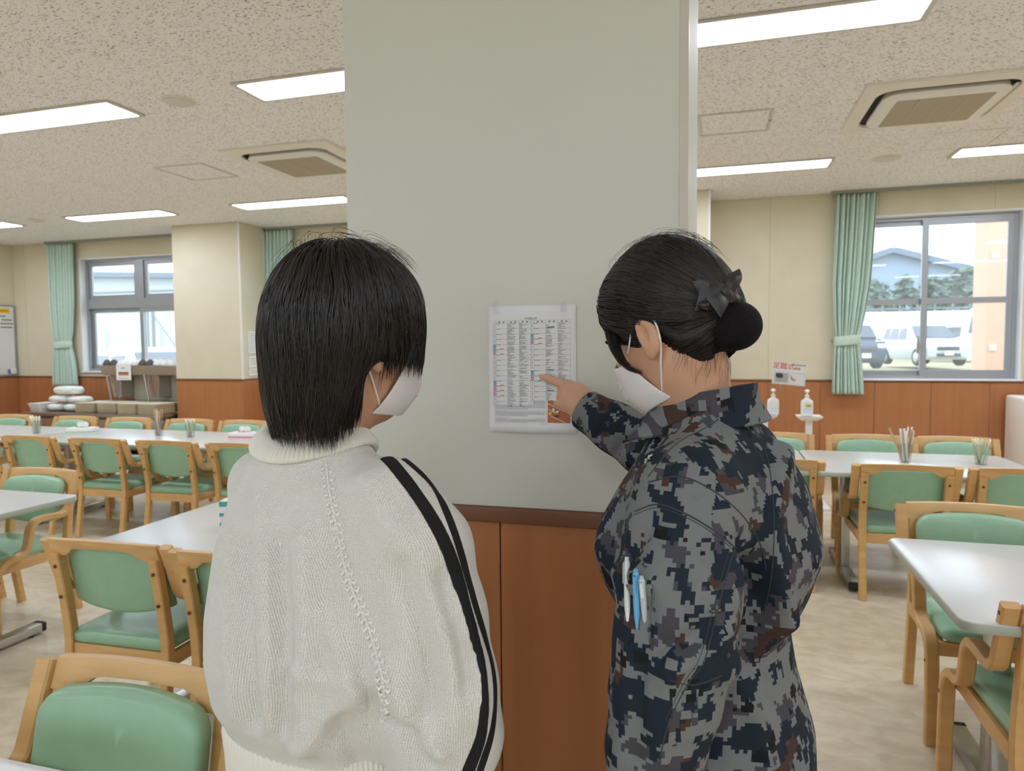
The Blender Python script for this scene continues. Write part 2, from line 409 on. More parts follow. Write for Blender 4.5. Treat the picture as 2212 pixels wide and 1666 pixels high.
for k, (a, b) in enumerate(FILL_WIN):  # frames for the added rear windows, unseen behind the camera
    fr = MB(); f = .05; y0, y1 = BACK_Y - .12, BACK_Y - .06
    for (p, q, r, t_) in ((a, a + f, 1.05, 2.72), (b - f, b, 1.05, 2.72), (a + f, b - f, 1.05, 1.05 + f), (a + f, b - f, 2.72 - f, 2.72), ((a + b) / 2 - f / 2, (a + b) / 2 + f / 2, 1.05 + f, 2.72 - f)): fr.span((p, y0, r), (q, y1, t_))
    fo = struct(fr.build('window_%d' % (k + 4), M_ALU), 'unseen aluminium window added in the rear wall for fill light'); MB().span((a + f, BACK_Y - .092, 1.05 + f), (b - f, BACK_Y - .088, 2.72 - f)).build('pane', M_GLASS, fo)
window('window_3', *OPEN[2], 'grid', 'aluminium sliding window looking onto parked cars')

# ------------------------------------------------------------------ curtains
def curtain(cx, w_top, w_mid, w_tie, w_bot, z_top, z_tie, z_bot, shift, label, seed):
    rng = random.Random(seed); nx, nz = 90, 60; folds = 8.5
    root = thing('curtain', label, 'curtain', (cx, WALL_Y - .10, z_bot), 0, 'mint green curtains by the windows')
    vs = []; fs = []; ph = [rng.uniform(-.5, .5) for _ in range(12)]
    for i in range(nz + 1):
        t = i / nz; z = z_top + (z_bot - z_top) * t
        tt = (z_top - z_tie) / (z_top - z_bot)
        if t < tt:
            q = t / tt; wd = w_top + (w_mid - w_top) * math.sin(q * PI * .5) if q < .5 else None
            wd = np.interp(q, [0, .25, .6, .85, 1], [w_top, w_top * .5 + w_mid * .5, w_mid, (w_mid + w_tie) / 2, w_tie]); sh = shift * q ** 1.5
        else:
            q = (t - tt) / (1 - tt); wd = w_tie + (w_bot - w_tie) * math.sqrt(q); sh = shift * (1 - .25 * q)
        amp = .028 * min(1, wd / w_top + .2) * (1 - .55 * math.exp(-((t - tt) / .05) ** 2))
        for j in range(nx + 1):
            s = j / nx; a = 2 * PI * folds * (s + .012 * math.sin(5 * s + ph[0]) * t) + .8 * math.sin(3 * t + ph[1])
            xx = (s - .5) * wd + sh + .006 * math.cos(a * .5 + ph[2])
            yy = amp * math.sin(a) * (1 + .3 * math.sin(7 * s + ph[3])) + .008 * math.sin(2 * a + ph[4]) * (1 - t)
            vs.append((xx, yy, z - z_bot))
    for i in range(nz):
        for j in range(nx):
            a = i * (nx + 1) + j; fs.append((a, a + 1, a + nx + 2, a + nx + 1))
    me = bpy.data.meshes.new('curtain_cloth'); me.from_pydata(vs, [], fs)
    o = link('curtain_cloth', me, M_CURT, root, smooth=True)
    sol = o.modifiers.new('thickness', 'SOLIDIFY'); sol.thickness = .004
    tb = MB(); n = 28; ring = []
    for zz, rr in ((-.05, 1.0), (-.045, 1.06), (.045, 1.06), (.05, 1.0)):
        ring.append([(shift + (w_tie / 2 + .012) * rr * math.cos(2 * PI * k / n), .045 * rr * math.sin(2 * PI * k / n), z_tie - z_bot + zz + .01 * math.cos(2 * PI * k / n)) for k in range(n)])
    tb.rings(ring, caps=False); tb.build('tieback', M_CURT, root, smooth=True)
    hk = MB().box((shift - w_tie / 2 - .02, .06, z_tie - z_bot), (.02, .06, .03)); hk.build('wall_hook', M_CHROME, root, bevel=.004)
    return root
curtain(-9.19, .47, .44, .30, .46, 2.965, 1.50, .90, -.02, 'mint curtain tied back beside the serving counter window', 1)
curtain(-5.53, .46, .44, .30, .44, 2.965, 1.50, .90, -.04, 'mint curtain hanging beside the engaged column behind the sweater person', 2)
curtain(1.385, .40, .37, .22, .32, 2.965, 1.455, .89, -.06, 'mint curtain tied back beside the window with parked cars', 3)
for a, b in ((-9.45, -6.76), (-5.70, -3.1), (1.15, 3.2)):
    o = MB().span((a, WALL_Y - .125, CEIL_Z - .032), (b, WALL_Y - .085, CEIL_Z - .001)).build('trim_4', mat('curtain_rail', (150, 156, 148), .5)); struct(o, 'curtain rail under the ceiling')

# ================================================================== CEILING FIXTURES
def lamp_mat():
    m = bpy.data.materials.new('lamp_diffuser'); m.use_nodes = True; b = m.node_tree.nodes['Principled BSDF']
    b.inputs['Base Color'].default_value = (.9, .9, .9, 1); b.inputs['Emission Color'].default_value = (.89, .985, 1.16, 1); b.inputs['Emission Strength'].default_value = LAMP
    return m
M_LAMP = lamp_mat()
M_FRAME = mat('lamp_frame', (214, 210, 202), 0.5)
LL, LW = 1.36, .27
lamp0 = None
def make_lamp():
    t = thing('ceiling_lamp', 'x', 'ceiling lamp')
    f = MB()
    for (a, b) in (((-LL / 2 - .03, -LW / 2 - .022), (LL / 2 + .03, -LW / 2)), ((-LL / 2 - .03, LW / 2), (LL / 2 + .03, LW / 2 + .022)), ((-LL / 2 - .03, -LW / 2), (-LL / 2, LW / 2)), ((LL / 2, -LW / 2), (LL / 2 + .03, LW / 2))):
        f.span((a[0], a[1], -.014), (b[0], b[1], 0))
    f.build('frame', M_FRAME, t, bevel=.003, seg=1)
    d = MB(); rg = []
    for sx, z in ((-LL / 2, -.004), (-LL / 2 + .01, -.010), (LL / 2 - .01, -.010), (LL / 2, -.004)):
        rg.append([(sx, -LW / 2, -.004), (sx, -LW / 2 + .02, z - .004), (sx, 0, z - .006), (sx, LW / 2 - .02, z - .004), (sx, LW / 2, -.004), (sx, 0, -.001)])
    d.rings(rg); d.build('diffuser', M_LAMP, t, smooth=True)
    return t
rows = {0: ('nearest row overhead'), 1: '', 2: ''}
lab = {(1, -5.1): 'long recessed ceiling lamp left of the round speaker near the upper left corner', (1, -2.76): 'long recessed ceiling lamp cut off by the left edge of the pillar',
       (1, -.42): 'largest recessed ceiling lamp at the top right, beside the pillar', (2, -9.78): 'farthest recessed ceiling lamp at the left edge of the picture',
       (2, -7.44): 'far recessed ceiling lamp above the window by the serving counter', (2, -5.1): 'far recessed ceiling lamp between the engaged column and the pillar, left of it',
       (2, -2.76): 'far recessed ceiling lamp hidden behind the pillar', (2, -.42): 'far recessed ceiling lamp between the pillar and the mint curtain',
       (2, 1.92): 'far recessed ceiling lamp at the right edge below the air conditioner', (1, 1.92): 'recessed ceiling lamp beyond the right edge', (1, -7.44): 'recessed ceiling lamp beyond the left edge'}
for ri, yy in enumerate((0.83, 3.775, 6.715, -2.1)):
    for x0 in (-9.78, -7.44, -5.10, -2.76, -.42, 1.92, 4.1):
        if ri == 0 and x0 in (-9.78, -2.76, -.42): continue
        t = lamp0 if lamp0 is None else copy_tree(lamp0)
        if t is None: t = lamp0 = make_lamp()
        t.location = (x0 + LL / 2 + (.0), yy, CEIL_Z - .0005); t['group'] = 'recessed ceiling lamps'
        t['label'] = lab.get((ri, x0), 'recessed ceiling lamp in the rows out of the picture')

def aircon(cx, cy, label):
    t = thing('air_conditioner', label, 'air conditioner', (cx, cy, CEIL_Z - .0005), 0, 'ceiling cassette air conditioners')
    S = .97
    p = MB()
    out = rrect(S, S, .012, 4); 
    def ring(w, r, z, n=10): return [(a, b, z) for a, b in rrect(w, w, r, n)]
    p.rings([ring(S, .012, 0), ring(S, .012, -.018), ring(S - .02, .012, -.026), ring(.80, .13, -.030), ring(.79, .13, -.012)], caps=False)
    p.build('panel', M_CREAM, t, smooth='auto')
    MB().rings([ring(.795, .13, -.006), ring(.795, .13, -.003)]).build('air_slot', M_DARK, t)
    c = MB(); c.rings([ring(.70, .12, -.006), ring(.715, .12, -.040), ring(.69, .115, -.056), ring(.60, .02, -.060)]); c.build('cover', M_WHITE, t, smooth='auto')
    g = MB().rings([ring(.55, .012, -.0595), ring(.55, .012, -.0615)]); gr = g.build('grille', mat('grille_tan', (176, 164, 140), .6), t)
    for i in range(3):
        MB().box((-.1375 + .1375 * i, 0, -.0625), (.007, .54, .003)).build('grille_bar', mat('grille_bar', (196, 186, 164), .6), gr)
    for i in range(4):
        a = i * PI / 2
        f = MB().box((0, .378, -.018), (.56, .020, .012)); fo = f.build('flap', M_WHITE if i == 3 else M_DARK, t, bevel=.004); fo.rotation_euler = (0, 0, a)
    return t
aircon(-3.335, 5.265, 'cassette air conditioner left of the pillar')
aircon(1.365, 5.275, 'large cassette air conditioner right of the pillar')

M_HATCHF = mat('hatch_frame', (208, 206, 200), .4, metal=.3)
def hatch(cx, cy, label, white=False):
    t = thing('access_hatch', label, 'access hatch', (cx, cy, CEIL_Z - .0005), 0, 'square ceiling access hatches')
    f = MB(); S = .25
    for a, b in (((-S, -S), (S, -S + .02)), ((-S, S - .02), (S, S)), ((-S, -S + .02), (-S + .02, S - .02)), ((S - .02, -S + .02), (S, S - .02))): f.span((a[0], a[1], -.006), (b[0], b[1], 0))
    f.build('frame', M_WHITE if white else M_HATCHF, t)
    MB().span((-S + .024, -S + .024, -.003), (S - .024, S - .024, 0)).build('lid', M_CEIL, t)
    MB().lathe([(.012, -.006), (.012, -.002)], (S - .012, .0, 0), 10).build('latch', M_CHROME, t)
hatch(-4.465, 5.305, 'square access hatch in the ceiling left of the air conditioner')
hatch(.12, 5.335, 'square access hatch in the ceiling beside the pillar, right of it')
hatch(1.845, 6.315, 'square white framed access hatch near the right edge, beyond the large air conditioner', True)
def speaker(cx, cy, label, r=.105):
    t = thing('ceiling_speaker', label, 'speaker', (cx, cy, CEIL_Z - .0005), 0, 'round ceiling speakers')
    MB().lathe([(r, 0), (r, -.006), (r * .93, -.010), (r * .9, -.008)], n=28).build('rim', M_CREAM, t, smooth='auto')
    MB().lathe([(r * .9, -.006), (r * .85, -.014), (r * .6, -.022), (r * .25, -.027), (.002, -.028)], n=28).build('grille', mat('speaker_cream', (222, 218, 206), .6, bump=.3, bscale=900), t, smooth=True)
speaker(-3.30, 3.775, 'round domed speaker in the ceiling between two lamps at upper left')
speaker(-7.92, 6.62, 'small round speaker in the ceiling above the far left window')
speaker(1.395, 6.72, 'round speaker in the ceiling above the mint curtain at right', .12)
t = thing('smoke_detector', 'small round smoke detector on the ceiling by the left edge', 'smoke detector', (-8.62, 6.32, CEIL_Z - .0005))
MB().lathe([(.05, 0), (.05, -.015), (.035, -.03), (.03, -.045), (.004, -.047)], n=20).build('body', M_CREAM, t, smooth='auto')
# ================================================================== CHAIRS
def catmull(P, n=8):
    P = [np.array(p, float) for p in P]; out = []
    for i in range(len(P) - 1):
        p0, p1, p2, p3 = P[max(i - 1, 0)], P[i], P[i + 1], P[min(i + 2, len(P) - 1)]
        for k in range(n):
            t = k / n
            out.append(.5 * ((2 * p1) + (p2 - p0) * t + (2 * p0 - 5 * p1 + 4 * p2 - p3) * t * t + (3 * p1 - p0 - 3 * p2 + p3) * t ** 3))
    out.append(P[-1]); return out
def band(mb, prof, th, x0, x1, ch=.005):
    """sweep a chamfered rectangle (x0..x1 wide, th thick) along a (y,z) profile"""
    n = len(prof); R = []
    for i in range(n):
        t = np.array(prof[min(i + 1, n - 1)]) - np.array(prof[max(i - 1, 0)]); t = t / np.linalg.norm(t); nn = np.array([-t[1], t[0]])
        p = np.array(prof[i]); a = p + nn * th / 2; b = p - nn * th / 2; ca = p + nn * (th / 2 - ch); cb = p - nn * (th / 2 - ch)
        R.append([(x0 + ch, *a), (x1 - ch, *a), (x1, *ca), (x1, *cb), (x1 - ch, *b), (x0 + ch, *b), (x0, *cb), (x0, *ca)])
    mb.rings(R); return mb
def pad(outline, depth, fn, layers, name, m, parent):
    """cushion: a closed 2-D outline with rounded rim; fn maps (u, v, h) to the chair's space"""
    O = np.array(outline, float); c = O.mean(0); d = O - c
    ln = np.linalg.norm(d, axis=1, keepdims=True)
    rings = []
    for inset, h in layers:
        s = np.clip((ln - inset) / ln, 0.02, 1); rings.append([fn(*(c + dd * ss), h) for dd, ss in zip(d, s)])
    mb = MB().rings(rings)
    return mb.build(name, m, parent, smooth=True)
SIDE = catmull([(0.495, 0.0), (0.492, .16), (.485, .29), (.468, .352), (.425, .386), (.365, .392), (.325, .418), (.310, .465), (.296, .520), (.262, .552), (.20, .556), (.125, .552), (.080, .575), (.058, .625), (.036, .69), (.012, .755)], 5)
def make_chair(detail=True):
    t = thing('dining_chair', 'x', 'chair')
    for s in (-1, 1):
        a, b = sorted((s * .270, s * .226)); mb = MB(); band(mb, SIDE, .029, a, b)
        mb.build('arm_frame', M_WOOD, t, smooth='auto')
        a, b = sorted((s * .223, s * .186)); mb = MB()
        band(mb, catmull([(.005, 0), (.035, .20), (.055, .37), (.042, .52), (.010, .712)], 4), .034, a, b, .004)
        lg = mb.build('leg', M_WOOD, t, smooth='auto')
        if detail:
            for z, yy in ((.66, .0), (.545, .018)):
                MB().lathe([(.0065, 0), (.0065, .002), (.001, .0025)], n=10).build('screw', M_SCREW, lg)
                o = lg.children[-1]; o.rotation_euler = (PI / 2, 0, 0); o.location = (s * .2045, yy - .0005, z)
        if detail:
            for z, yy in ((.73, .0205), (.30, .484)):
                MB().lathe([(.006, 0), (.006, .002), (.001, .0025)], n=10).build('screw', M_SCREW, t)
                o = t.children[-1]; o.rotation_euler = (0, s * PI / 2, 0); o.location = (s * .2695, yy, z)
    # top rail with the hand-hold cut into its lower edge
    up = [(x, .768 - .006 * (x / .226) ** 2) for x in np.linspace(-.226, .226, 13)]
    lo = [(.226, .700), (.168, .700), (.150, .708), (.125, .727), (.10, .732), (0, .734), (-.10, .732), (-.125, .727), (-.150, .708), (-.168, .700), (-.226, .700)]
    poly = up + lo; mb = MB()
    mb.prism(poly, -.012, .012, axis=1); o = mb.build('top_rail', M_RAIL, t, bevel=.005, seg=2)
    for v in o.data.vertices: v.co.y += .010 + (.735 - v.co.z) * .34 - .012 * (1 - (v.co.x / .23) ** 2)
    # backrest
    oul = []
    for x in np.linspace(-.15, .15, 13): oul.append((x, .735 - .010 * (x / .15) ** 2))
    for a in np.linspace(80, 0, 7): oul.append((.148 + .055 * math.cos(math.radians(a)), .670 + .055 * math.sin(math.radians(a))))
    for x in np.linspace(.203, -.203, 15): oul.append((x, .488 + .030 * (x / .203) ** 2))
    for a in np.linspace(180, 100, 7): oul.append((-.148 + .055 * math.cos(math.radians(a)), .670 + .055 * math.sin(math.radians(a))))
    def fb(u, v, h): return (u, .052 + (.62 - v) * .20 + h + .022 * (u / .2) ** 2 - .010, v)
    pad(oul, .035, fb, [(.10, -.004), (.02, -.004), (.004, -.002), (0, .004), (.001, .024), (.005, .033), (.016, .040), (.05, .045), (.10, .046), (.17, .046)], 'backrest', M_GREEN, t)
    # seat
    so = rrect(.43, .44, .045, 6, 0, .265)
    def fs(u, v, h): return (u * (1 + .06 * (v - .265)), v, .372 + h - .012 * max(0, (v - .36) / .12) ** 2 * (1 if h > .02 else .4) + (.006 * (v - .265)))
    pad(so, .05, fs, [(.2, 0), (.01, 0), (0, .006), (0, .026), (.004, .036), (.015, .043), (.04, .046), (.09, .047), (.16, .044), (.21, .043)], 'seat', M_GREEN, t)
    # rails under the seat
    MB().span((-.186, .045, .312), (.186, .066, .370)).build('rear_rail', M_RAIL, t, bevel=.003)
    MB().span((-.226, .455, .316), (.226, .476, .366)).build('front_rail', M_RAIL, t, bevel=.003)
    for s in (-1, 1):
        a, b = sorted((s * .225, s * .204)); MB().span((a, .066, .318), (b, .455, .368)).build('side_rail', mat('beech_side', (206, 160, 100), .42, rgb2=(220, 177, 118), vscale=5, stretch=(7, 1, 7), detail=5), t, bevel=.003)
    MB().span((-.165, .0435, .332), (-.112, .0455, .356)).build('sticker', M_YELLOW, t)
    return t
CH0 = make_chair(); used = [False]
def chair(x, y, rz, label, group, sticker=True):
    t = CH0 if not used[0] else copy_tree(CH0); used[0] = True
    t.location = (x, y, 0); t.rotation_euler = (0, 0, math.radians(rz)); t['label'] = label; t['group'] = group
    if not sticker:
        for c in list(t.children):
            if c.name.startswith('sticker'): bpy.data.objects.remove(c)
    return t
G = 'beech dining chairs with green vinyl'
chair(-1.13, 1.145, 180, 'green dining chair facing the camera in the bottom left corner', G, False)
chair(-2.02, 1.875, 2, 'green chair seen from behind left of the sweater person, whole backrest in view', G, False)
chair(-1.465, 1.86, 0, 'green dining chair half hidden behind the sweater person', G, False)
chair(-3.57, 2.96, 180, 'green chair facing the camera at the left edge, whole armrest in view', G)
chair(-4.14, 2.97, 180, 'green dining chair cut off by the left edge behind the left table', G)
for x, l in ((-5.10, 'first green chair from the left in the near row at the long left table'), (-4.43, 'second green chair from the left in the near row at the long left table'),
             (-3.80, 'third green chair from the left in the near row at the long left table'), (-3.19, 'fourth green chair in the near row at the long left table')):
    chair(x, 4.09, 0, l, G)
for x, l in ((-6.88, 'first green chair from the left in the far row at the long left table'), (-6.08, 'second green chair from the left in the far row at the long left table'), (-5.42, 'third green chair from the left in the far row at the long left table'),
             (-4.72, 'fourth green chair from the left in the far row at the long left table'), (-4.12, 'fifth green chair from the left in the far row at the long left table'), (-3.50, 'sixth green chair in the far row at the long left table')):
    chair(x, 5.42, 180, l, G)
chair(.335, 4.24, 0, 'green chair near the far right table, half hidden by the camouflage uniform', G)
chair(.998, 4.175, 0, 'whole green chair in the near row at the far right table, seen from behind', G)
chair(1.565, 4.18, 0, 'green chair at the far right table, cut off by the right edge', G)
chair(.43, 5.50, 180, 'green chair in the far row at the far right table, beside the camouflage uniform', G)
chair(1.045, 5.50, 180, 'green chair in the far row behind the straw cup on the far right table', G)
chair(1.60, 5.50, 180, 'green chair in the far row behind the cup of spoons on the far right table', G)
chair(.99, 3.205, 180, 'green chair facing the camera behind the near right table', G, False)
chair(.972, 2.005, 0, 'green chair with curved arm in the bottom right corner', G, False)

# ================================================================== TABLES
def table(x0, x1, y0, y1, label, z=.70, group='pale laminate dining tables', legs=2):
    cx, cy = (x0 + x1) / 2, (y0 + y1) / 2; L, D = x1 - x0, y1 - y0
    t = thing('dining_table', label, 'table', (cx, cy, 0), 0, group)
    def ring(i, zz): return [(a, b, zz) for a, b in rrect(L - 2 * i, D - 2 * i, .045 - i * .5, 6)]
    MB().rings([ring(.012, z - .030), ring(.003, z - .027), ring(0, z - .020), ring(0, z - .008), ring(.0022, z - .003)], caps=True).build('edge_band', M_EDGE, t, smooth='auto')
    MB().rings([ring(.0022, z - .004), ring(.0045, z - .0008), ring(.008, z)]).build('tabletop', M_TABLE, t, smooth='auto')
    for s in (-1, 1):
        px = s * (L / 2 - .225)
        MB().span((px - .025, -.045, .055), (px + .025, .045, z - .05)).build('column', M_CHROME, t, bevel=.006)
        MB().span((px - .03, -.30, z - .05), (px + .03, .30, z - .03)).build('bracket', M_BLACK, t, bevel=.004)
        ft = MB().span((px - .03, -D / 2 + .07, .014), (px + .03, D / 2 - .07, .055)).build('foot', M_CHROME, t, bevel=.004)
        for q in (-1, 1):
            MB().span((px - .031, q * (D / 2 - .07) - .012, .013), (px + .031, q * (D / 2 - .07) + .012, .056)).build('foot_cap', M_BLACK, ft, bevel=.003)
            MB().lathe([(.016, 0), (.016, .015)], (px, q * (D / 2 - .12), 0), 10).build('glide', M_BLACK, ft)
    MB().span((-L / 2 + .27, -.02, z - .07), (L / 2 - .27, .02, z - .035)).build('beam', M_BLACK, t)
    return t
table(-2.2, -.98, .05, .90, 'pale table corner at the very bottom left')
table(-2.25, -1.02, 1.93, 2.78, 'pale table left of the sweater person with a tissue box on it')
table(-4.25, -3.03, 1.855, 2.705, 'pale table at the left edge, second from the camera')
table(-7.6, -5.56, 4.24, 5.09, 'long pale table at far left, left half')
table(-5.55, -3.2, 4.24, 5.09, 'long pale table at far left with straws and cups, right half')
table(.615, 1.80, 2.014, 2.85, 'pale table with rounded corner at the right edge in front')
table(.55, 1.735, 4.235, 5.09, 'pale table with the straw cup at far right')
table(-.64, .542, 4.235, 5.09, 'pale table pushed end to end with the straw cup table, hidden by the camouflage uniform')

# ================================================================== THINGS ON THE TABLES
M_CLEAR = glass_mat('clear_plastic', (.92, .94, .93))
M_PAPERW = mat('paper_white', (238, 236, 230), .7)
M_STICK = mat('bamboo_stick', (200, 170, 124), .6)
M_SPOON = mat('ivory_spoon', (232, 226, 176), .5)
def cup(x, y, label, kind, seed, h=.115, z=.70):
    rng = random.Random(seed)
    t = thing({'straw': 'straw_cup', 'spoon': 'spoon_cup', 'stick': 'chopstick_cup'}[kind], label, 'utensil cup', (x, y, z), 0, 'utensil cups on the tables')
    r0, r1 = (.030, .043)
    MB().lathe([(r0 * .97, 0.0), (r0, .002), (r1, h), (r1 + .003, h + .002), (r1, h + .004), (r1 - .002, h), (r0 - .002, .004)], n=20).build('cup', M_CLEAR, t, smooth='auto')
    n = {'straw': 26, 'spoon': 14, 'stick': 22}[kind]
    for i in range(n):
        a = rng.uniform(0, 2 * PI); q = math.sqrt(rng.uniform(0, 1)); p0 = np.array([q * r0 * .6 * math.cos(a + 1), q * r0 * .6 * math.sin(a + 1), .006])
        hh = h * {'straw': rng.uniform(1.55, 1.85), 'spoon': rng.uniform(1.15, 1.35), 'stick': rng.uniform(1.7, 1.95)}[kind]
        sp = {'straw': 1.15, 'spoon': 1.25, 'stick': .95}[kind]
        p1 = np.array([q * r1 * .92 * sp * math.cos(a), q * r1 * .92 * sp * math.sin(a), hh])
        if kind == 'straw' and i < 2: p1 = np.array([(-.09 + .06 * i), .0, .205 - .005 * i])
        if kind == 'spoon':
            mb = MB(); mb.tube([p0, p0 * .4 + p1 * .6, p0 * .15 + p1 * .85, p0 * .05 + p1 * .95, p1], [.004, .0045, .009, .011, .006], 6, flat=.5)
            mb.build('spoon', M_SPOON if i % 3 else M_PAPERW, t, smooth=True)
        elif kind == 'straw':
            MB().tube([p0, p1], .0042 if i > 1 else .0065, 7).build('straw', M_PAPERW if i % 4 else M_STICK, t, smooth='auto')
        else:
            MB().tube([p0, p1], [.0025, .0034], 5).build('chopstick', M_STICK if i % 3 else M_PAPERW, t)
    return t
cup(1.111, 4.70, 'clear cup packed with white paper wrapped straws', 'straw', 3)
cup(1.514, 4.71, 'clear cup of ivory plastic spoons at far right', 'spoon', 4)
cup(-5.64, 4.62, 'clear cup of ivory spoons at the left edge of the long table', 'spoon', 5)
cup(-4.47, 4.75, 'cup of bamboo chopsticks in the middle of the long left table', 'stick', 6)
cup(-4.13, 4.73, 'clear cup of ivory spoons beside the chopsticks', 'spoon', 7)
M_TEAL = mat('teal_print', (72, 168, 164), .5); M_PINK = mat('pink_print', (222, 150, 160), .5)
def tissue(x, y, rz, label, m2, z=.70):
    t = thing('tissue_box', label, 'tissue box', (x, y, z), rz, 'tissue boxes')
    MB().span((-.11, -.057, 0), (.11, .057, .055)).build('carton', M_PAPERW, t, bevel=.002, seg=1)
    MB().span((-.1108, -.0578, .012), (.1108, .0578, .030)).build('printed_band', m2, t)
    MB().rings([[(a, b, zz) for a, b in rrect(.13, .03, .0149, 6)] for zz in (.0545, .0558)]).build('opening', m2, t)
    mb = MB(); rg = []
    for k, (zz, w) in enumerate(((.055, .05), (.07, .042), (.085, .052), (.10, .03))):
        rg.append([(w * math.cos(2 * PI * j / 16) + .006 * math.sin(3 * j + k), .010 * math.sin(2 * PI * j / 16) + .004 * math.sin(j * 2.3 + k), zz + .006 * math.sin(j * 1.7)) for j in range(16)])
    mb.rings(rg); mb.build('tissue', M_PAPERW, t, smooth=True)
tb = thing('tissue_box', 'teal and white tissue box standing on end beside the sweater sleeve', 'tissue box', (-1.845, 2.355, .70), math.radians(16))
MB().span((-.057, -.03, 0), (.057, .03, .115)).build('carton', M_PAPERW, tb, bevel=.002, seg=1)
for z0, z1 in ((.012, .028), (.052, .066), (.092, .112)): MB().span((-.0577, -.0307, z0), (.0577, .0307, z1)).build('printed_band', M_TEAL, tb)
MB().rings([[(a, b, zz) for a, b in rrect(.03, .03, .0149, 6)] for zz in (.1145, .1165)]).build('opening', M_TEAL, tb)
tissue(-5.22, 4.70, .3, 'white tissue box on the left half of the long table', mat('pale_green_print', (186, 206, 184), .5))
tissue(-3.60, 4.72, .1, 'white and pink tissue box at the right end of the long left table', M_PINK)

# ================================================================== SERVING COUNTER AT FAR LEFT
cz = .585
t = thing('serving_counter', 'stainless serving counter under the far left window', 'counter', (-7.94, 7.62, 0))
MB().span((-1.12, -.42, cz - .04), (1.16, .42, cz)).build('worktop', M_CHROME, t, bevel=.006)
MB().span((-1.09, -.38, .12), (1.13, .40, cz - .041)).build('body', mat('steel_front', (120, 116, 112), .4, metal=.7), t, bevel=.004)
for k in range(3): MB().span((-1.07 + .74 * k, -.392, .16), (-1.07 + .74 * k + .70, -.381, cz - .08)).build('door', M_CHROME, t, bevel=.004)
for sx in (-1.02, 1.06):
    for sy in (-.33, .33): MB().lathe([(.02, 0), (.02, .12)], (sx, sy, 0), 10).build('leg', M_CHROME, t)
M_TRAY = mat('cream_tray', (232, 222, 196), .5)
ORD = ('lowest', 'second', 'third', 'fourth', 'fifth', 'sixth', 'seventh', 'eighth', 'topmost')
def tray_stack(x, y, w, d, z, where):
    for i in range(9):
        o = MB(); zz = z + i * .0155
        o.rings([[(a, b, h) for a, b in rrect(w - 2 * k, d - 2 * k, .03, 4)] for k, h in ((.012, 0), (.002, .010), (0, .0125), (.004, .0125), (.016, .004))])
        ob = o.build('meal_tray', M_TRAY, None, smooth='auto', loc=(x, y, zz))
        tag(ob, '%s cream meal tray%s in the %s' % (ORD[i], '' if i in (0, 8) else ' from below', where), 'tray', 'stacked meal trays on the serving counter')
tray_stack(-8.01, 7.44, .34, .40, cz, 'leftmost tray stack on the serving counter')
tray_stack(-7.64, 7.44, .34, .40, cz, 'second tray stack from the left')
tray_stack(-7.285, 7.38, .32, .34, cz, 'third tray stack from the left')
tray_stack(-6.955, 7.38, .32, .36, cz, 'tray stack beside the engaged column')
# folded white cloths
M_CLOTH = mat('white_towel', (240, 242, 238), .85, bump=.3, bscale=300)
def folded(x, y, z, w, d, h, rz, lbl, seed):
    n = 20; rg = []
    for k in range(9):
        s = -1 + 2 * k / 8; q = math.sqrt(max(0, 1 - abs(s) ** 6)) * .98 + .02
        rg.append([(s * w / 2, d / 2 * q * math.copysign(abs(math.cos(2 * PI * j / n)) ** .6, math.cos(2 * PI * j / n)) + .008 * math.sin(j + k * 1.3), h * .53 + h * .46 * q * math.copysign(abs(math.sin(2 * PI * j / n)) ** .75, math.sin(2 * PI * j / n)) + .002 * math.sin(2 * j + k + seed)) for j in range(n)])
    o = MB().rings(rg).build('folded_towel', M_CLOTH, None, smooth=True, loc=(x, y, z)); o.rotation_euler = (0, 0, rz)
    tag(o, lbl, 'towel', 'folded white towels on the serving counter')
fx = [(-8.66, 7.46, cz, .24, .26, .11, .1, 'lowest left folded white towel on the serving counter'), (-8.36, 7.46, cz, .28, .26, .11, -.1, 'lowest right folded white towel on the serving counter'),
      (-8.62, 7.47, cz + .118, .30, .24, .10, .1, 'middle left folded white towel on the serving counter'), (-8.30, 7.46, cz + .118, .28, .24, .09, 0, 'middle right folded white towel on the serving counter'),
      (-8.50, 7.47, cz + .225, .40, .22, .12, .1, 'topmost folded white towel on the serving counter')]
for i, a in enumerate(fx): folded(*a, i)
o = thing('plastic_basin', 'shallow white plastic basin at the left end of the serving counter', 'basin', (-8.92, 7.42, cz))
def rr3(w, d, r, z): return [(a, b, z) for a, b in rrect(w, d, r, 5)]
MB().rings([rr3(.18, .24, .03, 0), rr3(.22, .30, .04, .11), rr3(.235, .315, .04, .112), rr3(.235, .315, .04, .106), rr3(.21, .29, .04, .10), rr3(.17, .23, .03, .006)]).build('tub', M_WHITE, o, smooth='auto')
# stainless dish rack on the counter
t = thing('dish_rack', 'stainless rack holding upturned bowls before the far left window', 'rack', (-7.46, 7.83, cz))
def rk(nm, mb, m=M_CHROME, bevel=.003, par=t): return mb.build(nm, m, par, bevel=bevel, seg=1)
X0, X1 = -.72, .66
mb = MB(); mb.prism([(X0, .62), (X1, .62), (X1, .49), (X0 + .06, .49)], -.17, .15, axis=1); rk('trough', mb)
for i, xx in enumerate((X0 + .10, .02)):
    mb = MB(); mb.prism([(xx, .49), (xx + .20, .49), (xx + .20, .18), (xx + .07, .18)], -.10, .13, axis=1); rk('support_panel', mb)
    MB().tube([(xx + .02, -.16, .49), (xx + .09, -.16, .13), (xx + .09, -.16, .0)], .012, 8).build('leg', M_CHROME, t, smooth='auto')
MB().span((X0 + .02, -.14, 0), (X1, .15, .13)).build('lower_shelf', M_CHROME, t, bevel=.004)
MB().span((X0 + .3, .13, .13), (X1, .145, .49)).build('back_panel', M_TRAY, t)
